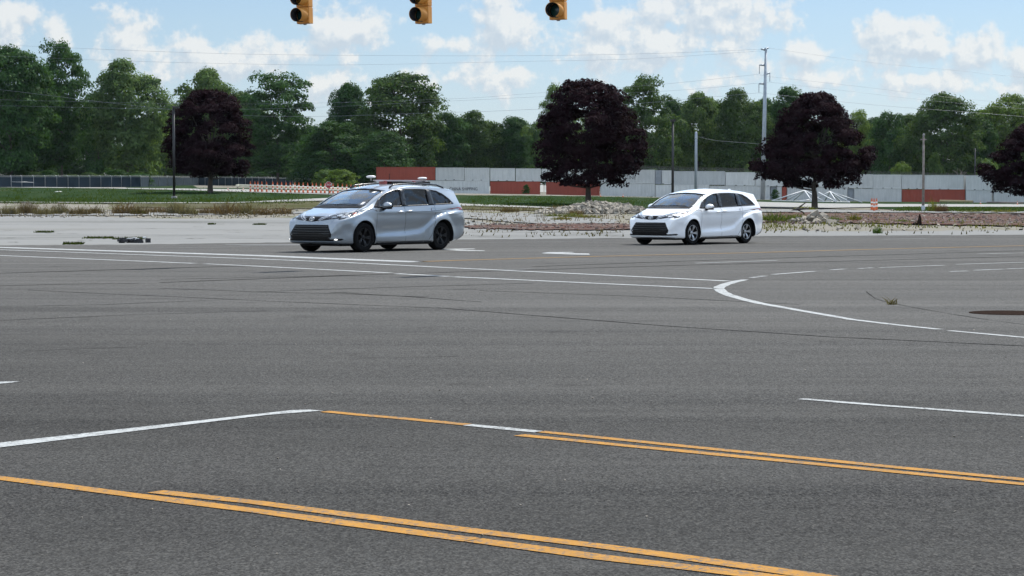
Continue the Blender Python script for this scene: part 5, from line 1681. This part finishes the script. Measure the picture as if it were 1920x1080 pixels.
def car_paint(name, col, metal, rough, flake=0.0):
    m, t, out = new_mat(name)
    b = t.n('ShaderNodeBsdfPrincipled'); tc = t.n('ShaderNodeTexCoord')
    n = t.noise(tc.outputs['Object'], 1.6, 4)
    t.l(t.mix(t.math('MULTIPLY', t.maprange(n, .4, .7), .10), col, tuple(c * .75 for c in col)), b.inputs['Base Color'])
    # road film low on the body
    b.inputs['Metallic'].default_value = metal; b.inputs['Roughness'].default_value = rough
    b.inputs['Coat Weight'].default_value = 1.0; b.inputs['Coat Roughness'].default_value = .08
    t.l(b.outputs[0], out.inputs[0]); return m
M_SILVER = car_paint('silver_metallic_paint', (.25, .283, .318), .72, .40)
M_WHITEP = car_paint('white_pearl_paint', (.73, .745, .765), 0.0, .35)

# shared meshes --------------------------------------------------------------
def ring_ellipse(a, b, t, n=28):
    return [(a * math.cos(2 * math.pi * k / n), b * math.sin(2 * math.pi * k / n)) for k in range(n)]
def emblem_mb():
    """three interlocked chrome ovals lying on the upper grille"""
    mb = MB()
    def oval(cy, cz, a, b, w):
        c, _ = PR.cast(Vector((-4, 0, .83)), Vector((1, 0, 0)))
        pts = []
        for k in range(33):
            t_ = 2 * math.pi * k / 32
            pts.append(Vector((c.x - .03 + (cz + b * math.sin(t_)) * .30, cy + a * math.cos(t_), .835 + cz + b * math.sin(t_))))
        mb.tube(pts, w, 6, False)
    oval(0, 0, .076, .052, .0060); oval(0, .022, .050, .021, .0055); oval(0, -.004, .021, .047, .0055)
    return mb
def wheel_meshes(style):
    MY = Matrix.Rotation(R(90), 3, 'X')         # lathe axis -> -Y (outside on the visible side)
    ty = MB(); r = .372
    ty.lathe([(.238, .105), (.262, .122), (.325, .124), (.352, .112), (.368, .085), (r, .05), (r, -.05), (.368, -.085), (.352, -.112), (.325, -.124), (.262, -.122), (.238, -.105)], 48, MY, close=True)
    ba = MB(); ba.lathe([(.240, .108), (.232, .114), (.222, .098), (.215, .05), (.20, .0), (.001, -.01)], 40, MY)
    sp = MB()
    n = 5
    for k in range(n):
        for s in (-1, 1):
            a = 2 * math.pi * k / n + R(90); da = s * (.15 if style else .13)
            pts_i = Vector((.05 * math.cos(a), .05 * math.sin(a), .072)); e = a + da
            po = Vector((.226 * math.cos(e), .226 * math.sin(e), .108))
            d = po - pts_i; sd = Vector((-d.y, d.x, 0)).normalized()
            vs = []
            for p, w, th in ((pts_i, .019, .03), (pts_i.lerp(po, .55) + Vector((0, 0, .012)), .0165, .03), (po, .021, .03)):
                vs += [p - sd * w, p + sd * w, p + sd * w * .8 - Vector((0, 0, th)), p - sd * w * .8 - Vector((0, 0, th))]
            fs = []
            for i in range(2):
                for j in range(4): fs.append((4 * i + j, 4 * i + (j + 1) % 4, 4 * i + 4 + (j + 1) % 4, 4 * i + 4 + j))
            sp.add([MY @ v for v in vs], fs)
    sp.lathe([(.001, .086), (.030, .084), (.055, .074), (.062, .05)], 20, MY)
    sp.lathe([(.226, .112), (.236, .118), (.240, .110), (.232, .100)], 40, MY)
    return ty.mesh('tyre'), ba.mesh('rim_barrel'), sp.mesh('spokes')
WH = wheel_meshes(0)
def seat_mb():
    mb = MB()
    def rbox(c, s, tilt=0.0):
        bm = bmesh.new(); bmesh.ops.create_cube(bm, size=1.0)
        for v in bm.verts: v.co = Vector((v.co.x * s[0], v.co.y * s[1], v.co.z * s[2]))
        bmesh.ops.bevel(bm, geom=bm.edges[:], offset=min(s) * .3, segments=2, affect='EDGES')
        Mx = Matrix.Rotation(tilt, 3, 'Y'); vs = [Mx @ v.co + Vector(c) for v in bm.verts]; bm.verts.index_update()
        mb.add(vs, [tuple(v.index for v in f.verts) for f in bm.faces], True); bm.free()
    rbox((-.22, 0, .78), (.52, .50, .18)); rbox((.08, 0, 1.06), (.15, .48, .62), R(14)); rbox((.19, 0, 1.43), (.10, .27, .19), R(12))
    return mb
SEAT = seat_mb().mesh('seat')

def make_van(label, paint, rim_mat, matrix, silver):
    root = thing('minivan', label, 'minivan', matrix.to_translation(), matrix.to_euler().z, 'the two minivans')
    root.scale = (matrix.to_scale().x,) * 3
    body = link('body', cut_body(paint, M_VMATTE), None, root)
    def both(name, poly, frame, mat, off=.004, holes=(), step=.06, thick=.012, lab=None, parent=None):
        a, b = PR.lay(poly, frame, off, holes, step, True, thick)
        oa = a.build(name, mat, parent or root); ob = b.build(name, mat, parent or root); return oa, ob
    # glass and its black surrounds
    both('window_surround', DLO, SIDE, M_VBLACK, .003, (W_FRONT, W_MID, W_REAR), .07, .01)
    both('front_side_window', W_FRONT, SIDE, M_GL_SIDE, -.012, (), .08, 0)
    both('sliding_door_window', W_MID, SIDE, M_GL_DARK, -.010, (), .08, 0)
    both('quarter_window', W_REAR, SIDE, M_GL_DARK, -.010, (), .08, 0)
    PR.lay(WSH_O, FRONT, .003, (WSH,), .07, False, .01).build('windscreen_frame', M_VBLACK, root)
    ws = PR.lay(WSH, FRONT, -.010, (), .08, False, 0).build('windscreen', M_GL_CLEAR, root)
    PR.lay([(-.62, 1.215), (.62, 1.215), (.56, 1.525), (-.56, 1.525)], REAR, .003, (RWIN,), .07, False, .01).build('rear_window_frame', M_VBLACK, root)
    PR.lay(RWIN, REAR, -.010, (), .08, False, 0).build('rear_window', M_GL_DARK, root)
    wp = MB()
    for y0, y1 in ((-.62, .02), (.04, .66)):
        pts = []
        for k in range(7):
            y = y0 + (y1 - y0) * k / 6; h, n = PR.cast(Vector((-4, y, 1.175 + .012 * math.sin(k * .5))), Vector((1, 0, 0))); pts.append(h + n * .018)
        wp.tube(pts, .010, 5)
    wp.build('wiper', M_VMATTE, root)
    PR.lay([(-.80, 1.105), (.80, 1.105), (.80, 1.150), (-.80, 1.150)], FRONT, .005, (), .07, False, .01).build('cowl_panel', M_VMATTE, root)
    # front face
    LG = [(-.54, .690), (.54, .690), (.685, .455), (.645, .315), (-.645, .315), (-.685, .455)]
    gr = PR.lay(LG, FRONT, .003, (), .06, False, .012).build('grille', M_VMATTE, root)
    sl = MB()
    for k in range(6):
        z = .645 - k * .058
        hw = .555 + (.69 - z) / .235 * .125 if z > .455 else .675 - (.455 - z) * .25
        s_ = PR.lay([(-hw + .02, z - .013), (hw - .02, z - .013), (hw - .02, z + .013), (-hw + .02, z + .013)], FRONT, .020, (), .07, False, .02)
        sl.add(s_.v, s_.f, False)
    sl.build('grille_slat', M_VBLACK, gr)
    LI = [(-.85, .348), (-.645, .332), (.645, .332), (.85, .348), (.872, .324), (.84, .300), (.60, .294), (-.60, .294), (-.84, .300), (-.872, .324)]
    li = PR.lay(LI, FRONT, .006, (), .06, False, .014).build('lower_intake', M_VMATTE, root)
    trim = MB()
    for z0, z1, h in ((.262, .274, .80), ):
        q = PR.lay([(-h, z0), (h, z0), (h, z1), (-h, z1)], FRONT, .012, (), .07, False, .02); trim.add(q.v, q.f)
    for s in (-1, 1):
        for poly in ([(.66, .346), (.85, .362), (.85, .374), (.66, .358)], [(.855, .286), (.892, .324), (.858, .374), (.842, .364), (.872, .325), (.840, .298)]):
            q = PR.lay([(s * a, b) for a, b in poly], FRONT, .012, (), .07, False, .02); trim.add(q.v, q.f)
    trim.build('lip_trim', paint, root)
    for s in (-1, 1):
        n = 14; c = (s * .765, .325)
        f_ = PR.lay([(c[0] + .032 * math.cos(2 * math.pi * k / n), c[1] + .018 * math.sin(2 * math.pi * k / n)) for k in range(n)], FRONT, .012, (), .05, False, .012)
        f_.build('fog_lamp', M_FOGON if silver else M_LAMPB, root)
    UG = [(-.475, .912), (-.25, .898), (0, .892), (.25, .898), (.475, .912), (.33, .838), (.20, .785), (.10, .772), (0, .768), (-.10, .772), (-.20, .785), (-.33, .838)]
    ug = PR.lay(UG, FRONT, .004, (), .05, False, .012).build('upper_grille', M_VMATTE, root)
    emblem_mb().build('emblem', M_CHROME, ug)
    ct = MB()
    for s in (-1, 1):
        q = PR.lay([(s * a, b) for a, b in [(.195, .772), (.20, .778), (.345, .838), (.49, .915), (.505, .915), (.355, .832), (.21, .770)]], FRONT, .010, (), .06, False, .015); ct.add(q.v, q.f, True)
    ct.build('grille_trim', M_CHROME, root)
    # head lamps, traced on the standing van and mirrored
    HL = [(597, 413.5), (606, 409.5), (616, 406.3), (632, 402.6), (647, 400.2), (660, 398.3), (672.6, 397.3), (669.5, 400.5), (664, 404.2), (654, 408.4), (645, 410.6), (634.2, 412.4), (636.5, 409.8), (628, 410.3), (616, 411.8), (605, 413.6)]
    HB = [(640.5, 405.3), (650, 402.6), (659.5, 400.8), (656, 405.2), (647, 408.3), (638.5, 410.0), (640, 408), (637, 407.2)]
    AM = [(662, 399.6), (671, 398.2), (667, 401.6), (660, 403)]
    TR = [(597, 413.0), (606, 408.9), (616, 405.6), (632, 401.9), (647, 399.5), (652, 398.9), (652, 397.9), (646, 398.3), (631, 400.6), (615, 404.2), (605, 407.8), (596, 412.6)]
    neg = lambda P_: [(a, -b) for a, b in P_]
    for s in (0, 1):
        hl = None
        for nm, poly, mt, off, th in (('headlamp', HL, M_LAMPB, .004, .012), ('reflector', HB, M_LAMPC, .009, .01), ('side_marker', AM, M_AMBER, .009, .01)):
            q = PR.lay(neg(poly), VIEW_LOCAL, off, (), 3.2, True, th)[s]
            o = q.build(nm, mt, root if hl is None else hl)
            if hl is None: hl = o
        q = PR.lay(neg(TR), VIEW_LOCAL, .008, (), 3.2, True, .012)[s]; q.build('lamp_trim', M_LAMPC, hl)
    # tail lamps
    both('tail_lamp', [(4.76, 1.055), (4.86, 1.10), (5.02, 1.115), (5.3, 1.115), (5.3, 1.035), (4.98, 1.025), (4.86, 1.03)], SIDE, M_TAIL, .006, (), .05, .014)
    both('tail_lamp', [(-1.0, 1.035), (-.42, 1.03), (-.40, 1.095), (-1.0, 1.11)], REAR, M_TAIL, .006, (), .05, .014)
    PR.lay([(-.26, .78), (.26, .78), (.26, .93), (-.26, .93)], REAR, .005, (), .06, False, .012).build('plate_recess', M_VMATTE, root)
    both('rear_bumper_trim', [(4.62, .20), (4.86, .33), (5.05, .40), (5.3, .44), (5.3, .2)], SIDE, M_VMATTE, .006, (), .06, .014)
    PR.lay([(-.9, .30), (.9, .30), (.88, .47), (-.88, .47)], REAR, .006, (), .07, False, .012).build('rear_bumper_trim', M_VMATTE, root)
    PR.lay([(-.84, .150), (.84, .150), (.86, .222), (-.86, .222)], FRONT, .003, (), .07, False, .01).build('front_valance', M_VMATTE, root)
    # door seams
    seams = [([(1.405, .27), (1.415, .60), (1.43, .95), (1.40, 1.10)]), ([(2.53, .255), (2.555, .65), (2.545, 1.0), (2.53, 1.145)]), ([(3.69, .80), (3.74, .98), (3.73, 1.165)]), ([(1.41, .262), (2.53, .250), (3.45, .26)]), ([(3.45, .26), (3.56, .42), (3.66, .70), (3.69, .80)]),
             ([(1.44, 1.02), (1.30, 1.07), (1.05, 1.05), (.80, 1.01)]), ([(2.56, .985), (3.6, 1.01), (4.45, 1.075)])]
    sm = [MB(), MB()]
    for sline in seams:
        for a, b in zip(sline, sline[1:]):
            n = max(2, int(math.hypot(b[0] - a[0], b[1] - a[1]) / .06))
            for s in (-1, 1):
                vs = []
                dx, dz = b[0] - a[0], b[1] - a[1]; L = math.hypot(dx, dz); nx, nz = -dz / L * .0045, dx / L * .0045
                for k in range(n + 1):
                    x, z = a[0] + dx * k / n, a[1] + dz * k / n
                    for w in (-1, 1):
                        h, nn = PR.cast(Vector((x + nx * w - XO, -2, z + nz * w)), Vector((0, 1, 0))); p = h + nn * .0015
                        vs.append((p.x, p.y * (-s), p.z))
                sm[(s + 1) // 2].add(vs, [(2 * i, 2 * i + 1, 2 * i + 3, 2 * i + 2) for i in range(n)])
    for m_ in sm: m_.build('door_seam', M_VMATTE, root)
    hs = MB()
    pts = []
    for k in range(15):
        y = -.80 + 1.6 * k / 14; h, n = PR.cast(Vector((.14 + .16 * (y / .8) ** 2 - XO, y, 4)), Vector((0, 0, -1))); pts.append(h + n * .0005)
    hs.tube(pts, .006, 4); 
    for s in (-1, 1):
        pts = []
        for k in range(10):
            x = .34 + .68 * k / 9; h, n = PR.cast(Vector((x - XO, s * (.775 + .03 * math.sin(k / 9 * 3.1)), 4)), Vector((0, 0, -1))); pts.append(h + n * .0005)
        hs.tube(pts, .006, 4)
    hs.build('hood_seam', M_VMATTE, root)
    # sill strip, handles, mirrors
    both('sill_strip', [(1.42, .205), (3.56, .215), (3.56, .245), (1.42, .235)], SIDE, M_VMATTE, .004, (), .08, .01)
    for s in (-1, 1):
        for x, z in ((2.36, 1.005), (2.715, 1.025)):
            h, n = PR.cast(Vector((x - XO, -2, z)), Vector((0, 1, 0)))
            hb = MB(); pts = []
            for k in range(7):
                u = -.115 + .23 * k / 6; b_ = .030 * (1 - (u / .115) ** 4)
                pts.append((h.x + u, s * (-h.y) + s * (b_ + .004), h.z + u * .06))
            hb.tube(pts, [.010, .015, .016, .016, .016, .015, .010], 8).build('door_handle', M_CHROME if silver else paint, root)
            n_ = 14; PRR = [(x + .075 * math.cos(2 * math.pi * k / n_), z - .005 + .026 * math.sin(2 * math.pi * k / n_)) for k in range(n_)]
        bm = bmesh.new(); bmesh.ops.create_uvsphere(bm, u_segments=24, v_segments=14, radius=1.0)
        for v in bm.verts:
            x, y, z = v.co
            x = x * .075 if x > 0 else x * .125
            if z < 0: z *= .72
            k = 1 - .22 * max(0, y)
            v.co = Vector((x * k, y * .150, z * .098 * k + .012 * y))
        me = bpy.data.meshes.new('mirror_housing'); bm.to_mesh(me); bm.free()
        for p in me.polygons: p.use_smooth = True
        if s < 0: me.transform(Matrix.Scale(-1, 4, (0, 1, 0))); me.flip_normals()
        mo = link('mirror', me, paint, root, (1.70 - XO, s * 1.07, 1.155))
        gl = MB(); gl.lathe([(.001, .0), (.12, .0), (.135, -.008)], 20, Matrix(((0, 0, 1), (1.0, 0, 0), (0, .58, 0))), (.074, 0, 0)); gl.build('mirror_glass', M_CHROME, mo)
        ba = MB(); ba.box((0, 0, -.068), (.15, .24, .03), taper=.8); ba.build('mirror_base', M_VMATTE, mo)
        st = MB(); st.tube([(-.02, -s * .05, -.06), (-.03, -s * .13, -.085), (-.05, -s * .19, -.13)], [.035, .032, .04], 8); st.build('mirror_stalk', M_VMATTE, mo)
    # wheels
    for cx in (.95, 4.01):
        for s in (-1, 1):
            w = thing('wheel', None, None, (0, 0, 0)); w.parent = root
            w.location = (cx - XO, s * .842, .372); w.rotation_euler = (0, random.Random(int(cx * 10) + s).uniform(0, 1.2), 0 if s < 0 else math.pi)
            if s < 0 and cx < 1: w.rotation_euler = (0, .35, R(-2))
            link('tyre', WH[0], M_TYRE, w); 
            for nm, me_, mt in (('rim', WH[1], M_VMATTE), ('spokes', WH[2], rim_mat)):
                link(nm, me_.copy(), mt, w)
    ub = MB(); ub.box((0.0, 0, .215), (4.3, 1.30, .12)).box((0.0, 0, .20), (2.15, 1.72, .07)).box((-1.64, 0, .34), (.12, 1.3, .12)).box((1.42, 0, .34), (.12, 1.3, .12)); ub.build('underbody_shade_box', M_VMATTE, root)  # floor pan, enlarged with low boxes to deepen the shadow under the van
    # cabin
    ib = MB(); ib.box((1.55 - XO, 0, .86), (.55, 1.52, .42)).box((1.42 - XO, 0, 1.075), (.30, 1.40, .05)).box((1.75 - XO, 0, .82), (.5, .34, .3)); ib.build('dashboard', M_VINT, root)
    for x, ys_ in ((2.42, (-.38, .38)), (3.25, (-.38, .38)), (4.10, (-.45, 0, .45))):
        for y in ys_: link('seat', SEAT, M_SEAT, root, (x - XO, y, -.02))
    sw = MB(); sw.tube([(.0, .18 * math.cos(2 * math.pi * k / 20), .18 * math.sin(2 * math.pi * k / 20)) for k in range(21)], .014, 6, False).tube([(-.2, 0, -.1), (0, 0, 0)], .03, 6)
    so = sw.build('steering_wheel', M_VINT, root, (1.93 - XO, -.38, 1.04)); so.rotation_euler.y = R(25)
    mr = MB(); mr.box((0, 0, 0), (.03, .22, .06)).tube([(0, 0, .0), (.0, 0, .08)], .012, 5); mr.build('rear_view_mirror', M_VINT, root, (1.92 - XO, 0, 1.44))
    # roof fittings
    fin = MB(); fin.prism([(-.12, 0), (.10, 0), (.09, .055), (.05, .06)], -.02, .02, Matrix.Rotation(R(90), 3, 'X')); fin.build('roof_antenna', paint if not silver else M_VBLACK, root, (4.45 - XO, 0, V_ZT(4.45) - .006))
    if silver:
        for s in (-1, 1):
            rb = MB(); pts = [(2.20, .655, -.10), (2.30, .655, .015), (2.45, .645, .045), (3.3, .635, .05), (4.2, .62, .045), (4.48, .61, .01), (4.60, .60, -.09)]
            rb.tube([(x - XO, s * y, V_ZT(x) - .04 + z) for x, y, z in pts], [.020, .024, .022, .022, .022, .024, .020], 8)
            rb.build('roof_rail', M_VBLACK, root)
        rk_ = MB(); z0 = V_ZT(3.2)
        rk_.box((3.50 - XO, 0, z0 + .075), (2.10, .09, .04))
        ro = rk_.build('sensor_rack', pmat('pale_rack_bar', (.60, .52, .52), .5, 0, .05), root)
        for x in (2.80, 3.95): MB().box((x - XO, 0, z0 + .03), (.06, .22, .08)).build('rack_bracket', pmat('red_bracket', (.36, .10, .09), .6, 0, .05), ro)
        MB().box((3.12 - XO, .0, z0 + .022), (.42, .42, .07)).box((3.60 - XO, 0, z0 + .02), (.40, .42, .07)).box((4.25 - XO, 0, z0 + .015), (.46, .40, .08)).build('sensor_box', M_VBLACK, ro)
        for x, y in ((2.32, 0.0), (4.40, 0.0)):
            h_ = z0 + .105 + (.03 if x < 3 else 0); a_ = MB()
            a_.lathe([(.012, -.06), (.012, .0), (.10, .008), (.125, .03), (.118, .055), (.07, .068), (.001, .072)], 24, None, (x - XO, y, h_)); a_.build('antenna', M_WHITEB, ro)
            MB().box((x - XO, y, z0 + .06), (.1, .1, .02)).build('antenna_foot', M_VMATTE, ro)
        wa = MB(); wa.tube([(3.05 - XO, .0, z0 + .08), (3.05 - XO, .0, z0 + .26)], .008, 5); wa.build('whip_antenna', M_VMATTE, ro)
        for P_, nm in (([(-.70, 1.20), (-.63, 1.20), (-.63, 1.26), (-.70, 1.26)], 'windscreen_sticker'), ([(-.56, 1.49), (-.48, 1.49), (-.48, 1.525), (-.56, 1.525)], 'windscreen_sticker')):
            PR.lay(P_, FRONT, -.006, (), .05, False, 0).build(nm, M_WHITEB, root)
    return root
M_RIMB = pmat('black_wheel_paint', (.008, .008, .009), .45, 0, 0, spec=.25)
M_RIMS = pmat('silver_alloy', (.42, .43, .45), .3, .7, .05)
make_van('silver minivan with black wheels, roof rails and an antenna rack on its roof', M_SILVER, M_RIMB, M_SV, True)
make_van('white minivan with silver wheels and a bare roof', M_WHITEP, M_RIMS, M_WV, False)

# ------------------------------------------------------------------ air
hm, ht, hout = new_mat('pale_air')
pv = ht.n('ShaderNodeVolumePrincipled'); pv.inputs['Color'].default_value = (.72, .86, 1.0, 1); pv.inputs['Density'].default_value = HAZE
pv.inputs['Anisotropy'].default_value = 0.2
ht.l(pv.outputs[0], hout.inputs['Volume'])
hz = MB().box((0, 625, 20), (3100, 1850, 46)).build('haze', hm); tag(hz, kind='stuff')
